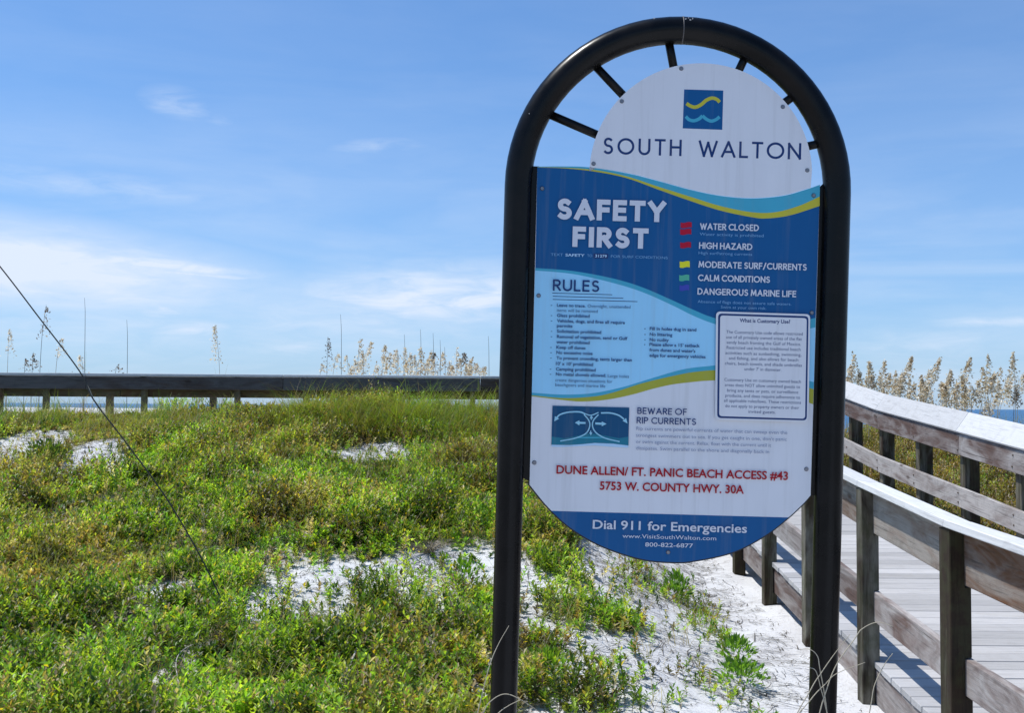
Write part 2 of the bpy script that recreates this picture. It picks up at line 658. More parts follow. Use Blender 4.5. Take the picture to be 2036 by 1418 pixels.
# near railing, beside the sign
nr = empty('railing', (2.0, 6.0, float(ground(2.0, 6.0))))
tag(nr, 'low near railing of dark square posts with flat pale cap, right beside the sign', 'railing')
for i, yy in enumerate(ys_p):
    zc = capz(yy)
    zd = zc - DECK_DROP
    notched_post('post', 1.985, 2.082, yy, 0.10 if i != 2 else 0.125, float(ground(2.03, yy)) - 0.12, zc - .002,
                 [(zd - .24, zd - .035), (zd + .215, zd + .395), (zc - .262, zc - .002)], M_post, nr)
for a_, b_ in zip(ys_p[:-1], ys_p[1:]):
    ya, yb = a_ + .055, b_ + .051
    za, zb_ = capz(ya), capz(yb)
    XR = 2.050 + .0205
    board('top_rail', (XR, ya, za - .13), (XR, yb, zb_ - .13), UP, 0.25, 0.038, M_brown, nr)
    board('lower_rail', (XR, ya, za - DECK_DROP + .305), (XR, yb, zb_ - DECK_DROP + .305), UP, 0.168, 0.038, M_rail, nr)
yk = [2.6] + [p + .05 for p in ys_p[1:5]] + [8.7, 11.05, 14.05]
for a_, b_ in zip(yk[:-1], yk[1:]):
    board('cap_board', (2.042, a_ + .001, capz(a_) + .014), (2.042, b_ - .001, capz(b_) + .014), (1, 0, -.10), 0.134, 0.036, M_cap, nr)

# far railing
fr = empty('railing', (4.05, 9.0, float(ground(4.05, 9.0))))
tag(fr, 'far railing on the right with broad slanted white cap and grey rails', 'railing')
ys_f = [3.27 + 1.075 * k for k in range(12)]
FDROP = -0.055


def fz(y):
    return capz(y) + FDROP - 0.02


for yy in ys_f:
    zc = fz(yy)
    notched_post('post', 4.00, 4.135, yy, 0.10, float(ground(4.05, yy)) - 0.15, zc + .02, [], M_post, fr)
for k in range(0, len(ys_f) - 1, 2) if False else [0, 1, 2, 3, 4, 6, 8, 10]:
    ya, yb = ys_f[k] + .03, ys_f[min(k + (2 if k >= 4 else 1), len(ys_f) - 1)] + .03
    if yb > 14.9:
        yb = 14.9
    za, zb_ = fz(ya), fz(yb)
    XR = 3.979
    board('top_rail', (XR, ya + .001, za - .095), (XR, yb - .001, zb_ - .095), UP, 0.185, 0.038, M_rail, fr)
    board('middle_rail', (XR, ya + .001, za - .56), (XR, yb - .001, zb_ - .56), UP, 0.175, 0.038, M_rail, fr)
    th = R(56)
    upv = Vector((math.cos(th), 0, math.sin(th)))
    cc = Vector((3.95, 0, 0.012)) + upv * 0.105
    board('cap_board', (cc.x, ya + .001, za + cc.z), (cc.x, yb - .001, zb_ + cc.z), upv, 0.205, 0.036, M_cap, fr)

# fixings: domed bolt heads where the rails meet the posts
bolt_me = bpy.data.meshes.new('mesh')
bm = bmesh.new()
bmesh.ops.create_cone(bm, cap_ends=True, segments=10, radius1=.0095, radius2=.006, depth=.008)
bm.to_mesh(bolt_me)
bm.free()
bolt_me.materials.append(plain('rusty_bolt', (0.10, 0.075, 0.06), 0.6, 0.5))
for yy in ys_f:
    for dz, hh in ((-.05, -.14), (-.52, -.60)):
        for dzz in (dz, hh):
            link('bolt', bolt_me, None, fr, Matrix.Translation(Vector((3.956, yy + .05 + random.uniform(-.01, .01), fz(yy) + dzz)) - fr.location) @ Matrix.Rotation(R(-90), 4, 'Y'))
for yy in ys_p:
    zd = capz(yy) - DECK_DROP
    for dzz in (.26, .35):
        link('bolt', bolt_me, None, nr, Matrix.Translation(Vector((2.047, yy + .20, zd + dzz)) - nr.location) @ Matrix.Rotation(R(-90), 4, 'Y'))
    for dzz in (-.10, -.20):
        link('bolt', bolt_me, None, nr, Matrix.Translation(Vector((2.047, yy + .18, capz(yy) + dzz)) - nr.location) @ Matrix.Rotation(R(-90), 4, 'Y'))

# rail along the back, nearest side
ZC = capz(20)
br = empty('railing', (-3.0, 14.0, ZC - 1.1))
tag(br, 'dark shaded back railing running left along the dune crest', 'railing')
bx = [2.0, 0.85, -0.35, -1.55]
gaps = [at(p, 797, 14).x for p in (472, 287, 92, 0, -120, -290)]
xs_b = [2.0, 0.75, -0.5, -1.7] + gaps
for xx in xs_b:
    M = Matrix.Translation(Vector((xx, 14.0, ZC - .63)) - br.location) @ Matrix.Rotation(R(90), 4, 'Y')
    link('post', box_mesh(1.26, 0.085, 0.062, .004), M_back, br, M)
segs = [2.1, -0.4, -2.9, -5.4, -7.9, -10.4]
for a_, b_ in zip(segs[:-1], segs[1:]):
    yb = 13.935
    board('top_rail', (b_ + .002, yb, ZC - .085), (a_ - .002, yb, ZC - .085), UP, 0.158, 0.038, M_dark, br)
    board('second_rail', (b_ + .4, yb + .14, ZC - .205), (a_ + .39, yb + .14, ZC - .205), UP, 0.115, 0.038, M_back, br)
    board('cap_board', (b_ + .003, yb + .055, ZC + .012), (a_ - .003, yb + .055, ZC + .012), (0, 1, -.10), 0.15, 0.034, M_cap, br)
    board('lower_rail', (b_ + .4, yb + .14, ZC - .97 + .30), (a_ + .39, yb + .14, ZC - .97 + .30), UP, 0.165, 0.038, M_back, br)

b2 = empty('railing', (-3.0, 16.0, ZC - 1.1))
tag(b2, 'seaward back railing seen as posts and brown board behind the dark rail', 'railing')
for xx in [4.05, 2.1, 0.2, -1.6, -3.0] + [at(p, 797, 16).x for p in (422, 216, -60, -250)]:
    M = Matrix.Translation(Vector((xx, 16.05, ZC - .64)) - b2.location) @ Matrix.Rotation(R(90), 4, 'Y')
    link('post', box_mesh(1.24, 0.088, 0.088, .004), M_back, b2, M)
for a_, b_ in zip([4.1, 1.6, -0.9, -3.4, -5.9, -8.4], [1.6, -0.9, -3.4, -5.9, -8.4, -10.9]):
    board('top_rail', (b_ + .002, 15.98, ZC - .12), (a_ - .002, 15.98, ZC - .12), UP, 0.16, 0.038, M_brown, b2)
    board('lower_rail', (b_ + .002, 15.98, ZC - .97 + .30), (a_ - .002, 15.98, ZC - .97 + .30), UP, 0.165, 0.038, M_brown, b2)
    board('cap_board', (b_ + .003, 16.02, ZC - .02), (a_ - .003, 16.02, ZC - .02), (0, 1, 0), 0.15, 0.034, M_cap, b2)

# ------------------------------------------------------------------ sign
KS = 0.0889 / 54.0            # metres per photo pixel in the plane of the sign
DS = KS * FPX
SLOPE = 0.028
sign_org = Vector((0, 0, EYE)) + pray(1340, 700) * DS
SROT = CAMROT @ Matrix.Rotation(-math.atan(SLOPE), 4, 'Z')
SW = Matrix.Translation(sign_org) @ SROT        # sign plane -> world, +z towards the viewer


def P(x, y, z=0.0):
    """photo pixel -> sign plane coordinates (metres)"""
    return Vector(((x - 1340 + SLOPE * (y - 700)) * KS, -(y - SLOPE * (x - 1340) - 700) * KS, z))


def Q(p, q, z=0.0):
    """upright sign pixel coordinates -> metres"""
    return Vector(((p - 1340) * KS, -(q - 700) * KS, z))


base_w = SW @ Q(1338, 700 + 1500)
sgn = empty('beach_access_sign', (base_w.x, base_w.y, float(ground(base_w.x, base_w.y))))
tag(sgn, 'tall arched black tube frame holding a white and blue beach safety sign', 'sign')
SM = Matrix.Translation(-Vector(sgn.location)) @ SW

# metal and print materials
M_tube, T_, b_ = new_mat('black_powder_coat')
tcn = T_.n('ShaderNodeTexCoord')
nn = T_.noise(tcn.outputs['Object'], 60, 5, 0.7)
n5 = T_.noise(tcn.outputs['Object'], 8, 4, 0.6)
T_.l(T_.mix(T_.ramp(n5, [(0.4, 0.0), (0.75, 1.0)]), (0.003, 0.003, 0.003), (0.010, 0.008, 0.007)), b_.inputs['Base Color'])
T_.l(T_.ramp(n5, [(0.3, 0.22), (0.7, 0.34)]), b_.inputs['Roughness'])
b_.inputs['Specular IOR Level'].default_value = 0.19
bump(T_, b_, nn, 0.05, 0.002)


def printm(name, col, rough=0.4):
    m, T, b = new_mat(name)
    tc = T.n('ShaderNodeTexCoord')
    n = T.noise(T.mapping(tc.outputs['Object'], (3, 1, 1)), 3.0, 4, 0.6)
    c = T.mix(T.ramp(n, [(0.3, 0.0), (0.75, 0.20)]), col, tuple(v * 0.70 for v in col))
    st = T.noise(T.mapping(tc.outputs['Object'], (34, 1.3, 1)), 1.0, 5, 0.6)
    c = T.mix(T.ramp(st, [(0.52, 0.0), (0.80, 0.22)]), c, (0.30, 0.28, 0.24))
    T.l(c, b.inputs['Base Color'])
    b.inputs['Roughness'].default_value = rough
    b.inputs['Specular IOR Level'].default_value = 0.18
    return m


M_white = printm('print_white', (0.78, 0.775, 0.79))
M_navy = printm('print_blue', (0.006, 0.100, 0.275))
M_teal = printm('print_teal', (0.07, 0.42, 0.56))
M_yel = printm('print_yellow', (0.60, 0.53, 0.05))
M_yel2 = printm('print_ochre', (0.44, 0.43, 0.05))
M_light = printm('print_light_blue', (0.36, 0.72, 0.95))
M_ink = printm('print_navy_ink', (0.014, 0.045, 0.16))
M_grey = printm('print_grey_ink', (0.24, 0.28, 0.40))
M_red = printm('print_red', (0.40, 0.004, 0.014))
M_flagr = printm('print_flag_red', (0.50, 0.008, 0.035))
M_flagy = printm('print_flag_yellow', (0.85, 0.78, 0.03))
M_flagg = printm('print_flag_green', (0.10, 0.47, 0.30))
M_flagp = printm('print_flag_purple', (0.055, 0.075, 0.42))
M_pale = printm('print_pale_blue', (0.50, 0.72, 0.90))
M_cyan = printm('print_cyan_line', (0.34, 0.66, 0.80))
M_midb = printm('print_mid_blue', (0.20, 0.42, 0.66))
M_ripd = printm('print_deep_blue', (0.008, 0.085, 0.19))
M_ript = printm('print_rip_teal', (0.02, 0.20, 0.28))
M_screw = plain('steel_screw', (0.22, 0.22, 0.24), 0.4, 0.8)
M_edge = plain('black_edge', (0.012, 0.012, 0.014), 0.5)

# arch frame
path = [Q(1338 - 317, 2010)]
for q in (1600, 1200, 800, 500):
    path.append(Q(1338 - 317, q))
for k in range(0, 41):
    an = math.pi - math.pi * k / 40
    path.append(Q(1338 + 317 * math.cos(an), 377 - 317 * math.sin(an)))
for q in (500, 800, 1200, 1600, 2010):
    path.append(Q(1338 + 317, q))
link('arched_tube', tube_mesh(path, 27 * KS, 28), M_tube, sgn, SM)
ringp = [Q(1337, 60), Q(1339.2, 60)]
link('weld_seam', tube_mesh(ringp, 27.35 * KS, 28), plain('weld_line', (0.10, 0.09, 0.085), 0.6), sgn, SM)
for (x_, y_) in ((1360, 44), (1369, 46), (1366, 41), (1374, 43), (1299, 41), (1052, 231)):
    d_ = P(x_, y_)
    cx_ = Q(1338, 377)
    v_ = Vector((d_.x - cx_.x, d_.y - cx_.y, 0))
    rr = v_.length
    off_ = rr - 317 * KS
    zz = math.sqrt(max((27 * KS) ** 2 - off_ ** 2, 0)) + .0004
    me = bpy.data.meshes.new('mesh')
    bm = bmesh.new()
    bmesh.ops.create_icosphere(bm, subdivisions=1, radius=0.0022)
    bm.to_mesh(me)
    bm.free()
    link('paint_chip', me, plain('chip', (0.5, 0.48, 0.46), 0.7), sgn, SM @ Matrix.Translation((d_.x, d_.y, zz)) @ Matrix.Diagonal((random.uniform(.6, 1.6), random.uniform(.6, 2.0), 0.5, 1)))
for a_, b_ in (((1080, 220), (1196, 270)), ((1172, 116), (1246, 194)), ((1328, 66), (1343, 145)),
               ((1492, 92), (1464, 152)), ((1598, 176), (1548, 212)), ((1655, 279), (1600, 291))):
    link('spoke', tube_mesh([P(*a_, -.0125), P(*b_, -.0125)], 8.5 * KS, 12), M_tube, sgn, SM)


def plate(poly, z0, z1, inset=0.0):
    """closed prism from a list of sign-plane Vectors"""
    n = len(poly)
    bm = bmesh.new()
    lo = [bm.verts.new((p.x, p.y, z0)) for p in poly]
    hi = [bm.verts.new((p.x, p.y, z1)) for p in poly]
    bm.faces.new(hi)
    bm.faces.new(list(reversed(lo)))
    for i in range(n):
        j = (i + 1) % n
        bm.faces.new((lo[i], lo[j], hi[j], hi[i]))
    bmesh.ops.recalc_face_normals(bm, faces=bm.faces)
    bmesh.ops.triangulate(bm, faces=[f for f in bm.faces if len(f.verts) > 4])
    me = bpy.data.meshes.new('mesh')
    bm.to_mesh(me)
    bm.free()
    return me


def flat(poly, z):
    bm = bmesh.new()
    f = bm.faces.new([bm.verts.new((p.x, p.y, z)) for p in poly])
    if f.normal.z < 0 or True:
        bm.normal_update()
        if f.normal.z < 0:
            f.normal_flip()
    bmesh.ops.triangulate(bm, faces=list(bm.faces))
    me = bpy.data.meshes.new('mesh')
    bm.to_mesh(me)
    bm.free()
    return me


def crv(pts, n=6):
    return [Vector((v.x, v.y, 0)) for v in smooth_path([P(*p) for p in pts], n)]


# side flanges between tube and panel
link('side_flange', plate([Q(1043, 338), Q(1062, 338), Q(1062, 966), Q(1043, 958)], -.006, -.001), M_tube, sgn, SM)
link('side_flange', plate([Q(1618, 366), Q(1634, 350), Q(1634, 978), Q(1618, 978)], -.006, -.001), M_tube, sgn, SM)

topc = crv([(1068.5, 331.5), (1120, 331), (1172, 333), (1246.6, 344.8), (1308, 360), (1370, 377), (1432, 389.6), (1494, 394.6), (1556, 389.6), (1602, 377), (1629.5, 367.5)])
botc = crv([(1611, 985), (1593, 1005), (1560, 1035), (1517, 1067), (1456, 1098), (1380, 1115), (1334.5, 1117.6), (1273.6, 1111), (1197.5, 1086), (1136.6, 1051), (1091, 1010), (1053, 964)])
outline = topc + botc
panel = link('main_panel', plate(outline, -.001, .003), M_edge, sgn, SM)
# backing plate shows as thin black rim under the panel
rim = [Vector((p.x, p.y, 0)) for p in botc]
ctr = P(1335, 900)
rim2 = [p + (p - ctr).normalized() * (3.2 * KS) for p in rim]
link('backing_plate', plate([P(1612, 900)] + rim2 + [P(1053, 900)], -.005, -.0012), M_edge, sgn, SM)
ZL = [0.0033]


def nz(step=0.00008):
    ZL[0] += step
    return ZL[0]


def layer(name, poly, mat, label=None):
    o = link(name, flat(poly, nz()), mat, sgn, SM)
    if label:
        o['label'] = label
    return o


# printed fields of the main panel
L_ = lambda y: P(1070 - (y - 332) * 0.0284, y)      # points on the panel's left edge
R_ = lambda y: P(1630 - (y - 370) * 0.0309, y)
layer('printed_field', outline, M_white, 'white printed ground of the main panel')
c_yb = crv([(1069, 333), (1123, 335), (1185, 341.7), (1246.6, 354.6), (1308, 377), (1370, 399), (1432, 419), (1494, 432), (1525, 434.5), (1571.5, 428), (1629, 409.7)])
c_ty = crv([(1069, 332.5), (1123, 333.5), (1185, 338.5), (1246.6, 351), (1308, 371), (1370, 390.5), (1432, 409.7), (1494, 422), (1540.5, 422), (1587, 409.7), (1629, 391)])
c_b1 = crv([(1064.5, 533), (1139, 539), (1218, 553.7), (1277, 571.5), (1336, 597), (1375.7, 615), (1421, 632.7), (1500, 650), (1560, 647), (1621, 632)])
c_b2 = crv([(1064, 538), (1139, 545), (1218, 562.6), (1277, 581), (1336, 607), (1375.7, 626.8), (1421, 644.5), (1500, 665), (1560, 664), (1620.5, 651)])
c_l1 = crv([(1057.5, 781), (1119, 784.7), (1178, 782), (1237.5, 770), (1296.7, 752), (1356, 735), (1405, 728.5), (1440, 727), (1530, 738), (1617.5, 760)])
c_l2 = crv([(1057.5, 786), (1119, 791.6), (1178, 788.7), (1217.7, 780.8), (1277, 762), (1336, 748), (1385.6, 739), (1440, 737), (1530, 750), (1617, 774)])
c_l3 = crv([(1057.5, 788), (1119, 795.6), (1158.5, 798.6), (1208, 794.6), (1257, 784.7), (1306.6, 771), (1356, 762), (1440, 757), (1530, 775), (1616, 804)])
layer('printed_field', topc + list(reversed(c_b1)), M_navy, 'blue printed ground behind the safety heading')
layer('printed_wave', topc + list(reversed(c_ty)), M_teal, 'teal wave across the top of the panel')
layer('printed_wave', c_ty + list(reversed(c_yb)), M_yel, 'yellow line under the top teal wave')
layer('printed_field', c_b2 + list(reversed(c_l1)), M_light, 'light blue printed ground behind the rules')
layer('printed_wave', c_b1 + list(reversed(c_b2)), M_teal, 'teal wave above the rules')
layer('printed_wave', c_l1 + list(reversed(c_l2)), M_teal, 'teal wave below the rules')
layer('printed_wave', c_l2 + list(reversed(c_l3)), M_yel2, 'yellow wave below the rules')
botl = [v for v in botc if True]
# blue foot: the part of the bottom curve below the boundary line
bl0, bl1 = P(1095.5, 1016), P(1566.5, 1029.2)
foot = [v for v in botc if v.y < bl0.y - .0005]
layer('printed_field', [bl0, bl1] + foot, M_navy, 'blue foot of the panel with the emergency number')

# header disc in front
hc = Q(1382.8, 345.8)
hr = 221 * KS
hpoly = []
for k in range(0, 49):
    an = math.pi - math.pi * k / 48
    hpoly.append(Vector((hc.x + hr * math.cos(an), hc.y + hr * math.sin(an), 0)))
lowc = crv([(1612, 373.5), (1602, 376), (1556, 388.6), (1494, 393.6), (1432, 388.6), (1370, 376), (1308, 359), (1246.6, 343.8), (1172, 332.4)])
hdr = link('header_panel', plate(hpoly[:-1] + lowc[1:], .0032, .0062), M_white, sgn, SM)
HZ = .0066


def rect_poly(a, b, c, d):
    return [P(*a), P(*b), P(*c), P(*d)]


def hlayer(name, poly, mat, z):
    return link(name, flat(poly, z), mat, sgn, SM)


logo = hlayer('logo_square', rect_poly((1359.6, 178.4), (1437.4, 180.6), (1435.2, 258.7), (1356.8, 255.8)), M_navy, HZ)


# --- stroke lettering: geometric capitals drawn as ribbons
def arc(cx, cy, rx, ry, a0, a1, n=14):
    return [(cx + rx * math.cos(R(a0 + (a1 - a0) * k / n)), cy + ry * math.sin(R(a0 + (a1 - a0) * k / n))) for k in range(n + 1)]


G = {
    'A': (.80, [[(0, 0), (.40, 1), (.80, 0)], [(.15, .32), (.65, .32)]]),
    'B': (.56, [[(0, 0), (0, 1)], [(0, 1)] + arc(.28, .765, .22, .235, 90, -90) + [(0, .53)], [(0, .53)] + arc(.30, .265, .26, .265, 90, -90) + [(0, 0)]]),
    'C': (.80, [arc(.50, .5, .50, .5, 50, 310, 22)]),
    'D': (.74, [[(0, 0), (0, 1)], [(0, 1)] + arc(.24, .5, .50, .5, 90, -90, 20) + [(0, 0)]]),
    'E': (.48, [[(.48, 1), (0, 1), (0, 0), (.48, 0)], [(0, .53), (.44, .53)]]),
    'F': (.46, [[(.46, 1), (0, 1), (0, 0)], [(0, .52), (.42, .52)]]),
    'G': (.92, [arc(.50, .5, .50, .5, 48, 335, 24) + [(.96, .46), (.56, .46)]]),
    'H': (.66, [[(0, 0), (0, 1)], [(.66, 0), (.66, 1)], [(0, .53), (.66, .53)]]),
    'I': (.0, [[(0, 0), (0, 1)]]),
    'L': (.44, [[(0, 1), (0, 0), (.44, 0)]]),
    'M': (.86, [[(0, 0), (.10, 1), (.43, .18), (.76, 1), (.86, 0)]]),
    'N': (.72, [[(0, 0), (0, 1), (.72, 0), (.72, 1)]]),
    'O': (1.0, [arc(.50, .5, .50, .5, 90, 450, 36)]),
    'P': (.54, [[(0, 0), (0, 1)], [(0, 1)] + arc(.28, .74, .26, .26, 90, -90) + [(0, .48)]]),
    'R': (.56, [[(0, 0), (0, 1)], [(0, 1)] + arc(.28, .74, .25, .26, 90, -90) + [(0, .48)], [(.24, .48), (.56, 0)]]),
    'S': (.54, [arc(.28, .755, .235, .245, 42, 262, 14) + arc(.27, .255, .26, .255, 82, -140, 14)]),
    'T': (.60, [[(0, 1), (.60, 1)], [(.30, 1), (.30, 0)]]),
    'U': (.66, [[(0, 1), (0, .33)] + arc(.33, .33, .33, .33, 180, 360, 18) + [(.66, 1)]]),
    'V': (.74, [[(0, 1), (.37, 0), (.74, 1)]]),
    'W': (1.10, [[(0, 1), (.29, 0), (.55, .92), (.81, 0), (1.10, 1)]]),
    'X': (.66, [[(0, 0), (.66, 1)], [(0, 1), (.66, 0)]]),
    'Y': (.68, [[(0, 1), (.34, .48), (.68, 1)], [(.34, .50), (.34, 0)]]),
    'Z': (.60, [[(0, 1), (.60, 1), (0, 0), (.60, 0)]]),
    '/': (.40, [[(0, -.1), (.40, 1.05)]]),
    ' ': (.34, []),
}


def ribbon(pts, w, z, V, F, ext=False):
    """flat mitred ribbon along pts (x,y)"""
    pts = [Vector((p[0], p[1])) for p in pts]
    q = [pts[0]]
    for p in pts[1:]:
        if (p - q[-1]).length > 1e-5:
            q.append(p)
    pts = q
    closed = (pts[0] - pts[-1]).length < 1e-4
    n = len(pts)
    if not closed and ext and n > 1:
        pts[0] = pts[0] + (pts[0] - pts[1]).normalized() * w * .46
        pts[-1] = pts[-1] + (pts[-1] - pts[-2]).normalized() * w * .46
    base = len(V)
    for i, p in enumerate(pts):
        if closed and i in (0, n - 1):
            a, b = pts[-2], pts[1]
        else:
            a, b = pts[max(i - 1, 0)], pts[min(i + 1, n - 1)]
        d0 = (p - a).normalized() if (p - a).length > 0 else (b - p).normalized()
        d1 = (b - p).normalized() if (b - p).length > 0 else d0
        m = (d0 + d1)
        m = m.normalized() if m.length > 1e-6 else d1
        nrm = Vector((-m.y, m.x))
        c = max(abs(nrm.dot(Vector((-d1.y, d1.x)))), 0.70)
        off = nrm * (w / 2 / c)
        V.append((p.x + off.x, p.y + off.y, z))
        V.append((p.x - off.x, p.y - off.y, z))
    for i in range(n - 1):
        k = base + 2 * i
        F.append((k, k + 1, k + 3, k + 2))


def strokes(name, text, x0, x1, yb, ch, wt, mat, track=0.22, z=None, slope_y1=None, label=None, parent=None):
    """text between photo x0..x1 on the baseline (x0,yb); ch cap height and wt stroke in px"""
    adv, gl = 0.0, []
    wr = wt / ch
    for c in text:
        w, ss = G[c]
        gl.append((adv, ss))
        adv += w + (0 if c == ' ' else track) + (wr if c != ' ' else 0)
    total = adv - track
    A = P(x0, yb)
    B = P(x1, yb + SLOPE * (x1 - x0))
    A = A + Vector((wt * KS * .25, 0, 0))
    B = B - Vector((wt * KS * .25, 0, 0))
    width = (B.x - A.x) - wt * KS
    H = (ch - wt) * KS
    sx = width / (total - wr)
    if z is None:
        z = ZT
    V, F = [], []
    zi = z
    for ax, ss in gl:
        parts = []
        for s in ss:
            run = [s[0]]
            for i in range(1, len(s) - 1):
                run.append(s[i])
                u = Vector(s[i]) - Vector(s[i - 1])
                v = Vector(s[i + 1]) - Vector(s[i])
                if u.length > 0 and v.length > 0 and u.normalized().dot(v.normalized()) < 0.1:
                    parts.append(run)
                    run = [s[i]]
            run.append(s[-1])
            parts.append(run)
        for k, s in enumerate(parts):
            ribbon([(A.x + wt * KS / 2 + (ax + p[0]) * sx, A.y + wt * KS / 2 + p[1] * H) for p in s], wt * KS, zi + k * 0.00005, V, F, True)
    me = mesh_from(V, F)
    o = link(name, me, mat, sgn if parent is None else parent, SM if parent is None else None)
    if label:
        o['label'] = label
    return o


def text(name, s, x0, x1, yb, mat, ch=None, bold=0.0, z=None, label=None):
    """sans text between photo x0..x1, baseline at (x0,yb); ch cap height in px"""
    cu = bpy.data.curves.new('t', 'FONT')
    cu.body = s
    cu.size = 1.0
    cu.offset = bold
    cu.resolution_u = 3
    to = bpy.data.objects.new('t', cu)
    COL.objects.link(to)
    dg = bpy.context.evaluated_depsgraph_get()
    me = bpy.data.meshes.new_from_object(to.evaluated_get(dg))
    bpy.data.objects.remove(to)
    n = len(me.vertices)
    co = np.empty(n * 3, dtype=np.float32)
    me.vertices.foreach_get('co', co)
    co = co.reshape(-1, 3)
    mn, mx = co[:, 0].min(), co[:, 0].max()
    A = P(x0, yb)
    wpx = (x1 - x0) * KS
    sx = wpx / (mx - mn)
    sy = (ch * KS / 0.73) if ch else sx
    if z is None:
        z = ZT
    co[:, 0] = A.x + (co[:, 0] - mn) * sx
    co[:, 1] = A.y + co[:, 1] * sy
    co[:, 2] = z
    me.vertices.foreach_set('co', co.ravel())
    me.materials.clear()
    me.update()
    o = link(name, me, mat, sgn, SM)
    if label:
        o['label'] = label
    return o


# logo waves
def pxcrop(pts, s, ox, oy):
    return [(ox + x / s, oy + y / s) for x, y in pts]


Vv, Ff = [], []
yw = smooth_path([P(*p) for p in pxcrop([(1030, 527), (1050, 540), (1078, 548), (1110, 535), (1140, 510), (1172, 497), (1200, 504), (1216, 520)], 2.828, 1000, 20)], 6)
ribbon([(v.x, v.y) for v in yw], 7 * KS, HZ + .0004, Vv, Ff)
link('logo_wave', mesh_from(Vv, Ff), M_yel, sgn, SM)['label'] = 'yellow wave of the logo'
Vv, Ff = [], []
tw = smooth_path([P(*p) for p in pxcrop([(1026, 600), (1045, 618), (1072, 624), (1100, 614), (1120, 596)], 2.828, 1000, 20)], 6)
ribbon([(v.x, v.y) for v in tw], 6.5 * KS, HZ + .0004, Vv, Ff)
tw = smooth_path([P(*p) for p in pxcrop([(1120, 596), (1140, 614), (1168, 626), (1195, 618), (1216, 602)], 2.828, 1000, 20)], 6)
ribbon([(v.x, v.y) for v in tw], 6.5 * KS, HZ + .00046, Vv, Ff)
link('logo_wave', mesh_from(Vv, Ff), M_teal, sgn, SM)['label'] = 'teal wave of the logo'
strokes('lettering', 'SOUTH', 1197.3, 1355.4, 306.8, 33, 4.6, M_ink, 0.30, z=HZ)
strokes('lettering', 'WALTON', 1386.5, 1592.5, 312.3, 33, 4.6, M_ink, 0.24, z=HZ)
# headings
M_wl = plain('print_text_white', (0.66, 0.67, 0.72), 0.4)
ZT = .0094
strokes('lettering', 'SAFETY', 1104, 1325, 436.8, 42, 10.2, M_wl, 0.16)
strokes('lettering', 'FIRST', 1135, 1291, 491.5, 41, 10.2, M_wl, 0.19)
text('lettering', 'TEXT', 1095, 1119, 509, M_midb, 5.5)
text('lettering', 'SAFETY', 1124, 1162, 509.9, M_pale, 5.5, 0.02)
text('lettering', 'TO', 1167, 1177, 511.2, M_midb, 5.5)
layer('number_box', rect_poly((1180, 504), (1209, 504.8), (1208.7, 514.5), (1179.8, 513.7)), M_ink)
text('lettering', '31279', 1183, 1206, 511.8, M_pale, 5.5, 0.02)
text('lettering', 'FOR SURF CONDITIONS', 1214, 1327, 512.6, M_midb, 5.5)
strokes('lettering', 'WATER CLOSED', 1390, 1508, 457, 13, 2.4, M_wl, 0.14)
text('lettering', 'Water activity is prohibited', 1390, 1517, 468.5, M_midb, 6)
strokes('lettering', 'HIGH HAZARD', 1388, 1495, 495, 13, 2.4, M_wl, 0.14)
text('lettering', 'High surf/strong currents', 1388, 1494, 506, M_midb, 6)
strokes('lettering', 'MODERATE SURF/CURRENTS', 1387, 1603, 532.4, 13, 2.4, M_wl, 0.14)
strokes('lettering', 'CALM CONDITIONS', 1386, 1530, 559, 13, 2.4, M_wl, 0.14)
strokes('lettering', 'DANGEROUS MARINE LIFE', 1385, 1582, 586, 13, 2.4, M_wl, 0.14)
text('lettering', 'Absence of flags does not assure safe waters.', 1386, 1572, 602.5, M_midb, 6)
text('lettering', 'Swim at your own risk.', 1432, 1522, 613.5, M_midb, 6)
for nm, x0, x1, y0, y1, m in (('red', 1353, 1375, 442.5, 453, M_flagr), ('red', 1352, 1374, 455.5, 466.5, M_flagr), ('red', 1352, 1373.5, 482, 493, M_flagr),
                              ('yellow', 1351, 1371, 520, 532, M_flagy), ('green', 1350, 1370, 547, 558.5, M_flagg), ('purple', 1350.5, 1370, 567, 578, M_flagp)):
    pts = [(x0 + (x1 - x0) * k / 8, y0 + 1.0 * math.sin(k / 8 * 6.28)) for k in range(9)]
    pts += [(x1 - (x1 - x0) * k / 8, y1 + 1.0 * math.sin((1 - k / 8) * 6.28)) for k in range(9)]
    layer('printed_flag', [P(*p) for p in pts], m, nm + ' printed warning flag')
strokes('lettering', 'RULES', 1098, 1192, 578.6, 23, 3.6, M_ink, 0.16)
for k, (xa, xb, ya, yb) in enumerate(((1098, 1217, 583, 586.3), (1099, 1239, 589.3, 593.2), (1099, 1267, 595.6, 600))):
    layer('printed_line', rect_poly((xa, ya - .6), (xb, yb - .6), (xb, yb + .6), (xa, ya + .6)), M_ink)
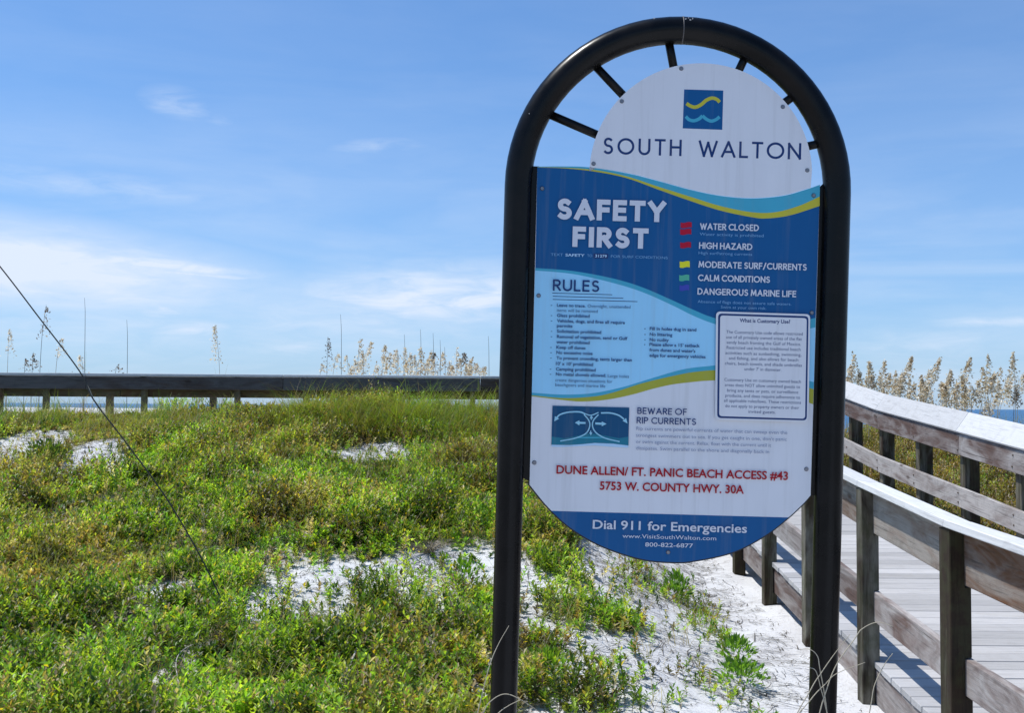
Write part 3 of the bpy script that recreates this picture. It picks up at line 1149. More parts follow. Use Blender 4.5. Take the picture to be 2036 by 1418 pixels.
rules = [('Leave no trace.', 1107, 1164, 610, 1), ('Overnight, unattended', 1168, 1253, 611.5, 0), ('items will be removed', 1107, 1188, 620, 0),
         ('Glass prohibited', 1107, 1172, 630.2, 1), ('Vehicles, dogs, and fires all require', 1107, 1242, 641, 1), ('permits', 1107, 1138, 650.8, 1),
         ('Solicitation prohibited', 1107, 1195, 661.6, 1), ('Removal of vegetation, sand or Gulf', 1107, 1247, 672.4, 1), ('water prohibited', 1106, 1172, 683, 1),
         ('Keep off dunes', 1106, 1164, 693.6, 1), ('No excessive noise', 1106, 1178, 704, 1), ('To prevent crowding, tents larger than', 1106, 1256, 714.8, 1),
         ("10' x 10' prohibited", 1105, 1179, 726, 1), ('Camping prohibited', 1105, 1184, 736.8, 1), ('No metal shovels allowed.', 1105, 1205, 747, 1),
         ('Large holes', 1208, 1250, 750.5, 0), ('create dangerous situations for', 1104, 1217, 758.5, 0), ('beachgoers and marine life', 1104, 1203, 768, 0)]
for s, a_, b_, y_, bo in rules:
    text('lettering', s, a_, b_, y_, M_ink, 6.4, 0.022 if bo else 0.0)
    if bo and s not in ('permits', 'water prohibited', "10' x 10' prohibited") and a_ < 1110:
        layer('bullet_dash', rect_poly((a_ - 12, y_ - 3), (a_ - 9, y_ - 3), (a_ - 9, y_ - 1.9), (a_ - 12, y_ - 1.9)), M_ink)
for s, a_, b_, y_, bu in (('Fill in holes dug in sand', 1291, 1383.6, 656.5, 1), ('No littering', 1291, 1336, 667.8, 1), ('No nudity', 1291, 1329, 678.4, 1),
                          ("Please allow a 15' setback", 1290.5, 1390.5, 688, 1), ("from dunes and water's", 1290.5, 1381.6, 698.8, 0), ('edge for emergency vehicles', 1290.5, 1402, 709.6, 0)):
    text('lettering', s, a_, b_, y_, M_ink, 6.4, 0.022)
    if bu:
        layer('bullet_dash', rect_poly((a_ - 10, y_ - 3.4), (a_ - 8, y_ - 3.4), (a_ - 8, y_ - 1.6), (a_ - 10, y_ - 1.6)), M_ink)
# rip current panel
layer('rip_picture', rect_poly((1098.5, 806.8), (1251, 810.6), (1249, 886.3), (1096.2, 884.3)), M_ripd, 'rip current diagram')
C5 = lambda pts: [P(1030 + x / 3.284, 780 + y / 3.284) for x, y in pts]
layer('rip_shallows', C5([(219, 290), (300, 300), (380, 285), (440, 270), (520, 272), (600, 290), (660, 300), (721, 290), (720, 347), (620, 335), (500, 330), (420, 338), (330, 344), (219, 342)]), M_ript)
layer('rip_shore', C5([(219, 343), (330, 345), (420, 339), (500, 331), (620, 336), (720, 348), (718, 362), (600, 356), (500, 348), (400, 352), (300, 358), (219, 356)]), M_pale)
layer('rip_shallows', C5([(340, 300), (420, 292), (540, 292), (610, 302), (540, 300), (430, 300)]), M_teal)
Vv, Ff = [], []
zz = ZT
for kk, (pts, w) in enumerate((([(250, 168), (275, 145), (330, 130), (400, 128), (435, 140)], 3.0), ([(540, 135), (600, 135), (655, 150), (690, 175)], 3.0),
                ([(430, 145), (462, 185), (466, 225), (440, 270), (370, 300), (275, 318)], 2.4), ([(524, 145), (490, 185), (486, 225), (510, 265), (570, 300), (662, 322)], 2.4),
                ([(435, 140), (475, 150), (524, 132)], 2.2), ([(473, 250), (473, 270)], 2.0), ([(477, 180), (477, 165)], 2.0))):
    sp = smooth_path(C5(pts), 5)
    ribbon([(v.x, v.y) for v in sp], w * KS, zz + kk * .00006, Vv, Ff)
link('rip_current_lines', mesh_from(Vv, Ff), M_cyan, sgn, SM)
for pts in ([(236, 190), (240, 155), (268, 172)], [(713, 204), (704, 168), (680, 186)],
            [(370, 198), (400, 182), (400, 192), (440, 194), (440, 206), (400, 206), (400, 216)],
            [(576, 206), (545, 190), (545, 198), (503, 196), (503, 210), (545, 212), (545, 222)],
            [(466, 170), (490, 170), (478, 150)], [(463, 262), (484, 262), (474, 282)]):
    link('rip_arrow', flat(C5(pts), ZT + .0005), M_cyan, sgn, SM)
strokes('lettering', 'BEWARE OF', 1266, 1365, 823, 13, 2.0, M_ink, 0.16)
strokes('lettering', 'RIP CURRENTS', 1264.5, 1383.5, 842, 13, 2.0, M_ink, 0.16)
for s, a_, b_, y_ in (('Rip currents are powerful currents of water that can sweep even the', 1264.5, 1564, 855), ("strongest swimmers out to sea. If you get caught in one, don't panic", 1264, 1563, 868.5),
                      ('or swim against the current. Relax, float with the current until it', 1264, 1532, 881.2), ('dissipates. Swim parallel to the shore and diagonally back in', 1264, 1528, 894)):
    text('lettering', s, a_, b_, y_, M_grey, 7.0)
text('lettering', 'DUNE ALLEN/ FT. PANIC BEACH ACCESS #43', 1106, 1565.5, 941.2, M_red, 17, 0.022)
text('lettering', '5753 W. COUNTY HWY. 30A', 1192, 1478, 973.2, M_red, 17, 0.022)
text('lettering', 'Dial 911 for Emergencies', 1178, 1484, 1050.5, M_wl, 18, 0.016)
text('lettering', 'www.VisitSouthWalton.com', 1237, 1423, 1068.8, M_wl, 8.5)
text('lettering', '800-822-6877', 1282, 1377, 1086, M_wl, 8.5, 0.01)


# customary use notice, a plate of its own
def rrect(a, b, c, d, r):
    """rounded rectangle from four photo corners"""
    cs = [P(*a), P(*b), P(*c), P(*d)]
    r *= KS
    out = []
    for i in range(4):
        p, pv, nx_ = cs[i], cs[i - 1], cs[(i + 1) % 4]
        u, v = (pv - p).normalized() * r, (nx_ - p).normalized() * r
        for k in range(7):
            t = k / 6
            out.append(p + u * (1 - t) ** 2 + v * t ** 2)
    return out


ZN = .0118
nb = link('notice_plate', plate(rrect((1422.5, 619.5), (1609, 625.2), (1605.5, 839.5), (1420.5, 834.5), 9), ZT + .0003, ZN), M_white, sgn, SM)
nb['label'] = 'small white notice plate with navy border'
link('notice_border', flat(rrect((1426.5, 623.5), (1605.5, 629), (1602, 836), (1424.5, 831), 8), ZN + .0003), M_ink, sgn, SM)
link('notice_face', flat(rrect((1430.5, 627.5), (1602, 633), (1598.5, 832.5), (1428.5, 827.2), 6), ZN + .0006), M_white, sgn, SM)
zt = ZN + .0009
text('lettering', 'What is Customary Use?', 1469, 1569, 640.8, M_ink, 7.5, 0.024, z=zt)
C4 = lambda x: 1400 + x / 5.672
for s, a_, b_, y_ in (('The Customary Use code allows restricted', 240, 1100, 663), ('use of all privately owned areas of the flat', 240, 1090, 673.2), ('sandy beach fronting the Gulf of Mexico.', 245, 1080, 683.6),
                      ('Restricted use includes traditional beach', 245, 1075, 694), ('activities such as sunbathing, swimming,', 230, 1085, 704.5), ('and fishing, and also allows for beach', 270, 1050, 715),
                      ('chairs, beach towels, and shade umbrellas', 225, 1090, 725.2), ("under 7' in diameter.", 445, 860, 736.5),
                      ('Customary Use on customary owned beach', 220, 1080, 757.6), ('areas does NOT allow uninvited guests to', 225, 1070, 768), ('bring any tents or pets, or surveillance', 250, 1050, 778.8),
                      ('products, and does require adherence to', 230, 1070, 789), ('all applicable rules/laws. These restrictions', 215, 1080, 799), ('do not apply to property owners or their', 230, 1060, 809.6), ('invited guests.', 490, 795, 821)):
    text('lettering', s, C4(a_), C4(b_), y_, M_ink, 6.4, 0.0, z=zt)
# screws
sm = bpy.data.meshes.new('mesh')
bm = bmesh.new()
bmesh.ops.create_cone(bm, cap_ends=True, segments=12, radius1=4.6 * KS, radius2=3.2 * KS, depth=.004)
bm.to_mesh(sm)
bm.free()
sm.materials.append(M_screw)
for x_, y_, z_ in ((1078, 375, .006), (1617, 389, .006), (1071, 588, .006), (1613, 622, .006), (1062.5, 920, .006), (1602.5, 933, .006), (1328, 1098, .006),
                   (1354, 137, .0078), (1236, 202, .0078), (1555.5, 213, .0078), (1180, 326, .0078), (1604, 339, .0078)):
    link('screw', sm, None, sgn, SM @ Matrix.Translation(P(x_, y_, z_)))

# ------------------------------------------------------------------ vegetation
def blob_px(px, py, rx, ry):
    c = gpt(px, py)
    n = gpt(px, py - ry)
    s = gpt(px, py + ry)
    return (c.x, c.y, rx * c.y / FPX, max((n.y - s.y) / 2, 0.15))


def blobs(x, y, lst):
    out = np.zeros_like(x)
    for cx, cy, rx, ry, a in lst:
        d = np.sqrt(((x - cx) / rx) ** 2 + ((y - cy) / ry) ** 2)
        out = np.maximum(out, a * sst(1.25, 0.7, d) if False else a * (1 - sst(0.7, 1.25, d)))
    return out


SANDY = [(*blob_px(740, 1160, 260, 48), .93), (*blob_px(890, 1130, 130, 42), .95), (*blob_px(820, 1170, 170, 40), .85), (*blob_px(540, 1205, 110, 42), .9), (*blob_px(630, 1225, 90, 34), .75), (*blob_px(960, 1230, 50, 40), .6),
         (*blob_px(745, 908, 95, 28), .96), (*blob_px(50, 895, 100, 42), .95), (*blob_px(170, 938, 95, 36), .97), (*blob_px(205, 885, 70, 22), .95), (*blob_px(930, 1392, 75, 30), .85),
         (*blob_px(350, 1175, 60, 28), .85), (*blob_px(800, 1245, 55, 20), .5), (*blob_px(880, 1215, 90, 30), .6), (*blob_px(430, 1110, 60, 22), .45), (*blob_px(395, 1240, 30, 25), .5), (*blob_px(345, 1345, 45, 35), .6),
         (*blob_px(640, 945, 45, 14), .5), (*blob_px(300, 1000, 60, 18), .35), (*blob_px(480, 905, 40, 12), .4), (*blob_px(110, 1290, 40, 22), .4), (*blob_px(690, 1380, 50, 20), .35)]
GREENR = [(*blob_px(1075, 1060, 65, 70), .8), (*blob_px(1100, 1000, 60, 60), .9), (*blob_px(1180, 1232, 95, 24), .38), (*blob_px(1110, 1205, 60, 18), .15), (*blob_px(1250, 1250, 50, 16), .22),
          (*blob_px(1065, 1300, 45, 35), .4), (*blob_px(1055, 1370, 40, 45), .6), (*blob_px(1180, 1405, 120, 18), .35), (*blob_px(1370, 1355, 50, 22), .18), (*blob_px(1385, 1215, 50, 28), .2),
          (*blob_px(1420, 1270, 40, 20), .35), (*blob_px(1300, 1170, 60, 22), .3), (*blob_px(1160, 1160, 60, 18), .3), (*blob_px(1400, 1380, 80, 20), .2), (*blob_px(1280, 1400, 80, 18), .3)]
OLIVE = [(*blob_px(120, 1140, 200, 60), 1.0), (*blob_px(620, 860, 200, 60), .9), (*blob_px(240, 850, 160, 40), .7), (*blob_px(560, 1030, 90, 40), .6), (*blob_px(60, 860, 90, 60), .8), (*blob_px(940, 900, 70, 60), .8), (*blob_px(640, 1180, 30, 18), .5)]


def density(x, y):
    ed = -0.12 + 0.75 * sst(8.2, 9.6, y)
    left = 1 - sst(0.00, 0.22, x - ed)         # dense dune left of the sign's left post
    far = sst(9.0, 10.5, y) * (1 - sst(1.0, 1.8, x))
    d = np.maximum(left, far)
    d = d * (1 - blobs(x, y, SANDY))
    d = np.maximum(d, blobs(x, y, GREENR))
    rt = sst(4.25, 4.6, x)
    d = np.maximum(d, rt)
    d = np.where((x > 1.6) & (x < 4.22), 0.0, d)
    d = np.maximum(d, 0.045 * ((x > 0.2) & (x < 1.4)))
    d = np.where((y > 13.65) & (y < 16.3), 0.0, d)
    return d


def scatter(n, x0, x1, y0, y1, dens, margin=0.10):
    """random ground points inside the widened field of view, thinned by dens"""
    y = np.sqrt(rng.random(n) * (y1 ** 2 - y0 ** 2) + y0 ** 2)
    k0, k1 = x0, x1
    x = (k0 + (k1 - k0) * rng.random(n)) * y
    keep = rng.random(n) < dens(x, y)
    return x[keep], y[keep]


def unit(v):
    return v / np.maximum(np.linalg.norm(v, axis=-1, keepdims=True), 1e-9)


def leaf_quads(base, d, side, ln, wd, fold):
    """base,d,side (n,3) -> verts (n*4,3) and tris (n*2,3)"""
    n = len(base)
    up = np.cross(d, side)
    mid = base + d * (ln * 0.52)[:, None]
    a = mid + side * (wd * .5)[:, None] + up * (fold * wd)[:, None]
    b = mid - side * (wd * .5)[:, None] + up * (fold * wd)[:, None]
    tip = base + d * ln[:, None] - up * (ln * 0.10)[:, None]
    V = np.stack([base, a, tip, b], 1).reshape(-1, 3)
    i = np.arange(n)[:, None] * 4
    F = np.concatenate([i + np.array([[0, 1, 2]]), i + np.array([[0, 2, 3]])], 0)
    return V, F


def blade_strips(base, d, ln, wd, droop, seg=4):
    """curved grass blades: base (n,3), horizontal lean d (n,3), returns verts and quads"""
    n = len(base)
    t = np.linspace(0, 1, seg + 1)
    az = unit(np.stack([-d[:, 1], d[:, 0], np.zeros(n)], -1))
    vs = []
    for k, tt in enumerate(t):
        lean = (0.25 * tt + droop * tt ** 2)
        h = tt * ln * (1 - 0.45 * droop * tt)
        p = base + d * (lean * ln)[:, None]
        p = p + np.stack([np.zeros(n), np.zeros(n), h], -1)
        w = wd * (1 - tt) ** 0.7 * .5 + 0.0004
        vs.append(p + az * w[:, None])
        vs.append(p - az * w[:, None])
    V = np.stack(vs, 1).reshape(-1, 3)
    i = np.arange(n)[:, None] * (2 * (seg + 1))
    F = np.concatenate([i + np.array([[2 * k, 2 * k + 1, 2 * k + 3, 2 * k + 2]]) for k in range(seg)], 0)
    return V, F


GREENS = np.array([(0.16, 0.27, 0.03), (0.13, 0.24, 0.03), (0.23, 0.33, 0.04), (0.07, 0.15, 0.02), (0.31, 0.37, 0.05)])
OLIVES = np.array([(0.21, 0.23, 0.05), (0.24, 0.22, 0.07), (0.16, 0.19, 0.045), (0.23, 0.16, 0.06)])
TANS = np.array([(0.34, 0.28, 0.18), (0.26, 0.20, 0.13), (0.42, 0.36, 0.26), (0.20, 0.15, 0.11)])
GREYS = np.array([(0.22, 0.19, 0.17), (0.14, 0.115, 0.10), (0.30, 0.27, 0.25)])


def pick(pal, n):
    return pal[rng.integers(0, len(pal), n)]


def sprigs(x, y, hmin, hmax, nleaf, lmin=.020, lmax=.036, hmap=None, olive=None, dead=0.06):
    n = len(x)
    z = ground(x, y)
    h = hmin + (hmax - hmin) * rng.random(n) ** 1.3
    if hmap is not None:
        h = h * hmap(x, y)
    lean = rng.normal(0, 0.30, (n, 2))
    t = np.tile(np.linspace(0.22, 1.0, nleaf), (n, 1)) + rng.normal(0, .03, (n, nleaf))
    az = rng.random((n, 1)) * 6.28 + np.arange(nleaf)[None, :] * 2.4 + rng.normal(0, .3, (n, nleaf))
    el = np.clip(0.25 + 0.75 * t + rng.normal(0, .28, (n, nleaf)), -0.3, 1.35)
    sx = x[:, None] + lean[:, :1] * h[:, None] * t ** 1.5
    sy = y[:, None] + lean[:, 1:] * h[:, None] * t ** 1.5
    sz = z[:, None] + h[:, None] * t
    base = np.stack([sx, sy, sz], -1).reshape(-1, 3)
    d = np.stack([np.cos(az) * np.cos(el), np.sin(az) * np.cos(el), np.sin(el)], -1).reshape(-1, 3)
    side = unit(np.stack([-np.sin(az), np.cos(az), rng.normal(0, .35, az.shape)], -1).reshape(-1, 3))
    side = unit(side - d * (side * d).sum(-1, keepdims=True))
    m = len(base)
    ln = lmin + (lmax - lmin) * rng.random(m)
    V, F = leaf_quads(base, d, side, ln, ln * (0.34 + .12 * rng.random(m)), np.full(m, .14))
    # colour of the leaf itself
    c = pick(GREENS, n)
    if olive is not None:
        oo = rng.random(n) < olive(x, y)
        c[oo] = pick(OLIVES, oo.sum())
    dd = rng.random(n) < dead
    c[dd] = pick(TANS, dd.sum())
    c = c * (0.42 + 1.25 * sst(0.25, 0.75, fbm(x, y, 4.2, 61) + rng.normal(0, .10, n)))[:, None]
    cl = np.repeat(c[:, None, :], nleaf, 1).reshape(-1, 3) * (0.75 + 0.5 * rng.random((m, 1)))
    yl = rng.random(m) < 0.02
    cl[yl] = (0.55, 0.42, 0.04)
    yl = rng.random(m) < 0.02
    cl[yl] = (0.36, 0.29, 0.20)
    CV = np.repeat(cl, 4, 0)
    # stems
    b0 = np.stack([x, y, z - .01], -1)
    tp = np.stack([x + lean[:, 0] * h, y + lean[:, 1] * h, z + h], -1)
    md = (b0 + tp) / 2 - np.stack([lean[:, 0] * h * .15, lean[:, 1] * h * .15, h * 0], -1)
    w = 0.0013
    SV = np.stack([b0 + [w, 0, 0], b0 - [w, 0, 0], md + [w, 0, 0], md - [w, 0, 0], tp + [w * .5, 0, 0], tp - [w * .5, 0, 0]], 1).reshape(-1, 3)
    i = np.arange(n)[:, None] * 6
    SF = np.concatenate([i + [[0, 1, 3]], i + [[0, 3, 2]], i + [[2, 3, 5]], i + [[2, 5, 4]]], 0) + len(V)
    SCc = np.repeat(np.tile(np.array([[0.14, 0.11, 0.06]]), (n, 1)), 6, 0)
    return np.concatenate([V, SV]), np.concatenate([F, SF]), np.concatenate([CV, SCc])


def hmap(x, y):
    s = 0.15 + 2.6 * fbm(x, y, 2.0, 20) ** 1.8
    return s * (1 - 0.45 * sst(11.4, 12.6, y) * (1 - np.exp(-((x + 1.7) / 1.2) ** 2)))


olv = lambda x, y: np.clip(blobs(x, y, OLIVE) * .9 + 0.55 * sst(0.50, 0.66, fbm(x, y, 0.9, 31)), 0, .9)


def dens_leaf(x, y):
    patch = 0.30 + 0.70 * sst(0.36, 0.54, fbm(x, y, 2.6, 40))
    return density(x, y) * patch


la = g_o.data.attributes.new('litter', 'FLOAT', 'POINT')
la.data.foreach_set('value', (density(GROUND_V[:, 0].copy(), GROUND_V[:, 1].copy()) * (GROUND_V[:, 1] < 14)).astype(np.float32))
x, y = scatter(88000, -0.56, 0.12, 5.0, 13.8, dens_leaf)
V1, F1, C1 = sprigs(x, y, .05, .20, 16, .025, .048, hmap=hmap, olive=olv, dead=.13)
x2, y2 = scatter(9000, 0.02, 0.25, 4.6, 9.5, lambda a, b: dens_leaf(a, b) * (a > 0.02))
V2, F2, C2 = sprigs(x2, y2, .03, .12, 15, olive=olv)
x3, y3 = scatter(26000, 0.28, 0.56, 8.0, 17.0, lambda a, b: (a > 4.25) * 0.9)
V3, F3, C3 = sprigs(x3, y3, .08, .26, 15, .026, .045, olive=lambda a, b: .62 + .35 * sst(.4, .6, fbm(a, b, 1.1, 8)), dead=.25)
me = mesh_np(np.concatenate([V1, V2]), np.concatenate([F1, F2 + len(V1)]), np.concatenate([C1, C2]))
tag(link('leafy_ground_cover', me, M_leaf), 'low bright green small-leaved plants covering the sandy dune', 'ground cover', kind='stuff')
tag(link('dune_scrub', mesh_np(V3, F3, C3), M_scrub), 'olive green scrub on the dune behind the far railing', 'scrub', kind='stuff')


# grass
def grass(n_clump, k0, k1, y0, y1, dens, lmin, lmax, pal, per=16, wd=.0045, spread=.05, droop=.55):
    x, y = scatter(n_clump, k0, k1, y0, y1, dens)
    n = len(x)
    bx_ = np.repeat(x, per) + rng.normal(0, spread, n * per)
    by_ = np.repeat(y, per) + rng.normal(0, spread, n * per)
    az = rng.random(n * per) * 6.28
    d = np.stack([np.cos(az), np.sin(az), np.zeros_like(az)], -1) * (0.4 + .9 * rng.random(n * per))[:, None]
    ln = (lmin + (lmax - lmin) * rng.random(n * per)) * np.repeat(.6 + .6 * rng.random(n), per)
    base = np.stack([bx_, by_, ground(bx_, by_) - .01], -1)
    V, F = blade_strips(base, d, ln, np.full(len(az), wd), droop * (.4 + rng.random(len(az))))
    c = np.repeat(pick(pal, n), per, 0) * (.75 + .5 * rng.random((n * per, 1)))
    C = np.repeat(c, 10, 0)
    return V, F, C


GRP = np.concatenate([GREENS, OLIVES, OLIVES])
ge = grass(950, -0.56, 0.12, 10.6, 13.7, lambda a, b: density(a, b) * (.25 + .75 * blobs(a, b, [(*blob_px(790, 850, 260, 60), 1.0), (*blob_px(220, 840, 240, 40), .5)])), .16, .42, GRP, 20, .005)
gf = grass(1500, -0.56, 0.10, 5.0, 13.0, lambda a, b: density(a, b) * (.15 + .85 * sst(.42, .6, fbm(a, b, .9, 91))), .14, .40, GRP, 13, .0030, droop=.7)
gh = grass(800, -0.56, 0.16, 5.0, 13.5, lambda a, b: .25 + .75 * density(a, b), .08, .34, TANS, 9, .0030, droop=.8)
gi = grass(300, 0.28, 0.56, 9.0, 18.0, lambda a, b: (a > 4.3) * 1.0, .20, .6, np.concatenate([TANS, OLIVES]), 16, .005)
gk = grass(520, -0.24, 0.02, 12.1, 13.65, lambda a, b: np.clip(sst(-3.1, -2.3, a), 0, 1) * .9, .28, .62, GRP, 14, .0036, droop=1.0)
gl = grass(260, -0.50, -0.20, 12.3, 13.65, lambda a, b: (a < -2.4) * .7, .18, .40, np.concatenate([GRP, TANS]), 10, .0034, droop=.8)
gj = grass(700, -0.56, 0.08, 6.0, 13.2, lambda a, b: density(a, b) * .6, .18, .42, np.concatenate([TANS, GREYS, OLIVES]), 2, .0032, droop=.25)
Vs, Fs, Cs, off = [], [], [], 0
for v, f, c in (ge, gf, gh, gi, gj, gk, gl):
    Vs.append(v)
    Fs.append(f + off)
    Cs.append(c)
    off += len(v)
tag(link('dune_grass', mesh_np(np.concatenate(Vs), np.concatenate(Fs), np.concatenate(Cs)), M_grass),
    'thin green and straw-coloured grass blades among the dune plants', 'grass', kind='stuff')

# litter: twigs and fallen stems lying on the sand
def litter(n, k0, k1, y0, y1, dens, lmin, lmax, wd, pal):
    x, y = scatter(n, k0, k1, y0, y1, dens)
    m = len(x)
    az = rng.normal(2.7, .75, m)
    cv = rng.normal(0, .7, m)
    ln = lmin + (lmax - lmin) * rng.random(m) ** 2
    vs = []
    seg = 4
    w = wd * (.5 + rng.random(m))
    px_, py_ = x.copy(), y.copy()
    for k in range(seg + 1):
        a_ = az + cv * (k / seg - .5)
        lift = .004 + .012 * rng.random(m) * (k in (1, 2, 3))
        z = ground(px_, py_) + lift
        sdx, sdy = -np.sin(a_), np.cos(a_)
        ww = w * (1 - .5 * k / seg)
        vs.append(np.stack([px_ + sdx * ww, py_ + sdy * ww, z + .002], -1))
        vs.append(np.stack([px_ - sdx * ww, py_ - sdy * ww, z], -1))
        px_ = px_ + np.cos(a_) * ln / seg
        py_ = py_ + np.sin(a_) * ln / seg
    V = np.stack(vs, 1).reshape(-1, 3)
    i = np.arange(m)[:, None] * 10
    F = np.concatenate([i + np.array([[2 * k, 2 * k + 1, 2 * k + 3, 2 * k + 2]]) for k in range(seg)], 0)
    return V, F, np.repeat(pick(pal, m), 10, 0)


def sandy(a, b):
    return np.clip(1 - density(a, b), 0, 1) * ((a < 1.95) | (a > 4.2)) * (b < 13.8)


l1 = litter(34000, -0.56, 0.33, 4.6, 13.5, lambda a, b: sandy(a, b) * (.35 + .65 * sst(.4, .6, fbm(a, b, 1.8, 77))), .03, .24, .0028, GREYS * .55)
l2 = litter(7000, -0.56, 0.10, 5.0, 13.0, lambda a, b: .9 * density(a, b), .04, .22, .0024, np.concatenate([TANS, GREYS]))
off = len(l1[0])
tag(link('plant_litter', mesh_np(np.concatenate([l1[0], l2[0]]), np.concatenate([l1[1], l2[1] + off]), np.concatenate([l1[2], l2[2]])), M_dry),
    'dead twigs and stems scattered over the white sand', 'litter', kind='stuff')


# --- individual plants
def colmesh(parts):
    Vs, Fs, Cs, off = [], [], [], 0
    for v, f, c in parts:
        Vs.append(v)
        Fs.append(f + off)
        Cs.append(c)
        off += len(v)
    return mesh_np(np.concatenate(Vs), np.concatenate(Fs), np.concatenate(Cs))


def bush_leaves(rad, hgt, n, lmin, lmax, pal, up=0.5):
    th = rng.random(n) * 6.28
    u = rng.random(n) ** .5
    ph = np.arccos(1 - u * .98) if False else (1 - u ** 2) * 1.4
    r = rad * (.35 + .65 * rng.random(n) ** .5)
    base = np.stack([np.cos(th) * np.cos(ph) * r, np.sin(th) * np.cos(ph) * r, .02 + np.sin(ph) * hgt * (r / rad) + .15 * hgt * rng.random(n)], -1)
    d = unit(np.stack([np.cos(th) * np.cos(ph), np.sin(th) * np.cos(ph), np.sin(ph) + up], -1) + rng.normal(0, .35, (n, 3)))
    side = unit(np.cross(d, rng.normal(0, 1, (n, 3))) * .6 + np.stack([-np.sin(th), np.cos(th), np.zeros(n)], -1))
    side = unit(side - d * (side * d).sum(-1, keepdims=True))
    ln = lmin + (lmax - lmin) * rng.random(n)
    V, F = leaf_quads(base, d, side, ln, ln * .40, np.full(n, .16))
    c = pick(pal, n) * (.75 + .5 * rng.random((n, 1)))
    return V, F, np.repeat(c, 4, 0)


def twigs(n, rad, hgt, pal, wd=.002, droop=.3):
    az = rng.random(n) * 6.28
    d = np.stack([np.cos(az), np.sin(az), np.zeros(n)], -1)
    base = d * (rng.random(n) * rad * .25)[:, None]
    V, F = blade_strips(base, d * (rad / max(hgt, .01)), np.full(n, hgt) * (.5 + .6 * rng.random(n)), np.full(n, wd), droop * (.5 + rng.random(n)))
    return V, F, np.repeat(pick(pal, n) * (.7 + .5 * rng.random((n, 1))), 10, 0)


BRIGHT = np.array([(0.13, 0.26, 0.035), (0.18, 0.32, 0.045), (0.08, 0.18, 0.03)])
DKG = np.array([(0.05, 0.10, 0.02), (0.07, 0.12, 0.02), (0.10, 0.13, 0.025)])


def plant(name, cat, label, px, py, leaves=None, stems=None, smat=None, lname='foliage', sname='stem', group=None, lmat=None):
    g = gpt(px, py)
    t = empty(name, g)
    tag(t, label, cat, group)
    if leaves is not None:
        link(lname, colmesh([leaves]), lmat or M_leaf, t)
    if stems is not None:
        link(sname, colmesh([stems]), smat or M_dry, t)
    return t


plant('leafy_bush', 'plant', 'small upright bright green bush on sand just below the sign', 1345, 1195,
      bush_leaves(.10, .17, 150, .035, .06, BRIGHT, 1.0), twigs(10, .06, .14, GREYS))
plant('leafy_bush', 'plant', 'glossy green rounded bush on sand, upper one of the pair left of the right pole', 1463, 1318,
      bush_leaves(.115, .11, 170, .035, .055, BRIGHT), twigs(8, .08, .08, GREYS))
plant('leafy_bush', 'plant', 'lower and wider glossy green bush of the pair left of the right pole', 1472, 1368,
      bush_leaves(.16, .11, 260, .035, .055, BRIGHT), twigs(8, .1, .08, GREYS))
plant('leafy_bush', 'plant', 'olive green flat bush on sand with a reddish side', 1395, 1245,
      bush_leaves(.17, .07, 200, .02, .035, np.concatenate([GREENS, OLIVES])), twigs(26, .2, .08, np.array([(.30, .15, .07), (.2, .12, .07)])))
plant('leafy_bush', 'plant', 'small dark green plant on the white sand patch at far left', 90, 930,
      bush_leaves(.24, .22, 320, .035, .065, DKG, 1.0), twigs(14, .15, .2, DKG))
plant('leafy_bush', 'plant', 'pale green low plant spreading beside the right foot of the left pole', 1085, 1345,
      bush_leaves(.16, .10, 240, .03, .045, GREENS), twigs(8, .1, .08, GREYS))
plant('leafy_bush', 'plant', 'bright upright green sprig on sand left of the left pole', 925, 1185,
      bush_leaves(.11, .20, 150, .03, .05, BRIGHT, 1.2), twigs(12, .08, .18, GREYS))
# taller sprigs standing against the back rail
for i, (px, py, h_, lb) in enumerate(((335, 812, .34, 'slender leafy green sprig with thin tip against the dark back rail'), (355, 815, .30, 'short bushy green sprig in front of the first gap under the back rail'),
                                  (392, 812, .38, 'tallest leafy green sprig overlapping the dark back rail'), (445, 815, .30, 'rightmost green sprig of the four in front of the back rail'))):
    xs_, ys_ = rng.normal(0, .10, 26), rng.normal(0, .10, 26)
    g = gpt(px, py + 12)
    V_, F_, C_ = sprigs(g.x + xs_, g.y + ys_, h_ * .6, h_ * 1.15, 26, .028, .045)
    V_ = V_ - np.array([g.x, g.y, g.z])
    t = empty('green_shrub', g)
    tag(t, lb, 'shrub', 'green sprigs standing against the back rail')
    link('foliage', mesh_np(V_, F_, C_), M_leaf, t)
plant('dead_grass_tuft', 'grass tuft', 'grey dead grass tuft drooping over the edge of the white sand', 850, 1100,
      None, twigs(240, .22, .17, np.concatenate([GREYS, TANS[:1]]), .003, 1.1), M_dry, sname='blade_bundle')
plant('dead_grass_tuft', 'grass tuft', 'brown tangled dead shrub beside the left pole under the back rail', 940, 930,
      None, twigs(420, .55, .34, np.array([(.20, .14, .10), (.28, .2, .15), (.14, .10, .07)]), .004, .6), M_dry, sname='blade_bundle')
plant('grass_clump', 'grass tuft', 'big arching green grass clump rising over the back rail', 640, 842,
      None, twigs(420, .62, .52, GRP, .0036, 1.0), M_grass, sname='blade_bundle')
plant('grass_clump', 'grass tuft', 'second green grass clump, nearer the left pole and right of the bigger one', 800, 845,
      None, twigs(360, .55, .42, GRP, .0036, 1.0), M_grass, sname='blade_bundle')


def rod(name, pts, r0, r1, mat, parent=None, seg=6, n=8):
    sp = smooth_path(pts, n)
    rad = [r0 + (r1 - r0) * k / (len(sp) - 1) for k in range(len(sp))]
    return link(name, tube_mesh(sp, rad, seg), mat, parent)


M_stalk = plain('dark_stalk', (0.055, 0.048, 0.035), 0.7)
M_straw = plain('straw', (0.42, 0.37, 0.27), 0.7)
M_drift = plain('grey_driftwood', (0.45, 0.42, 0.38), 0.8)
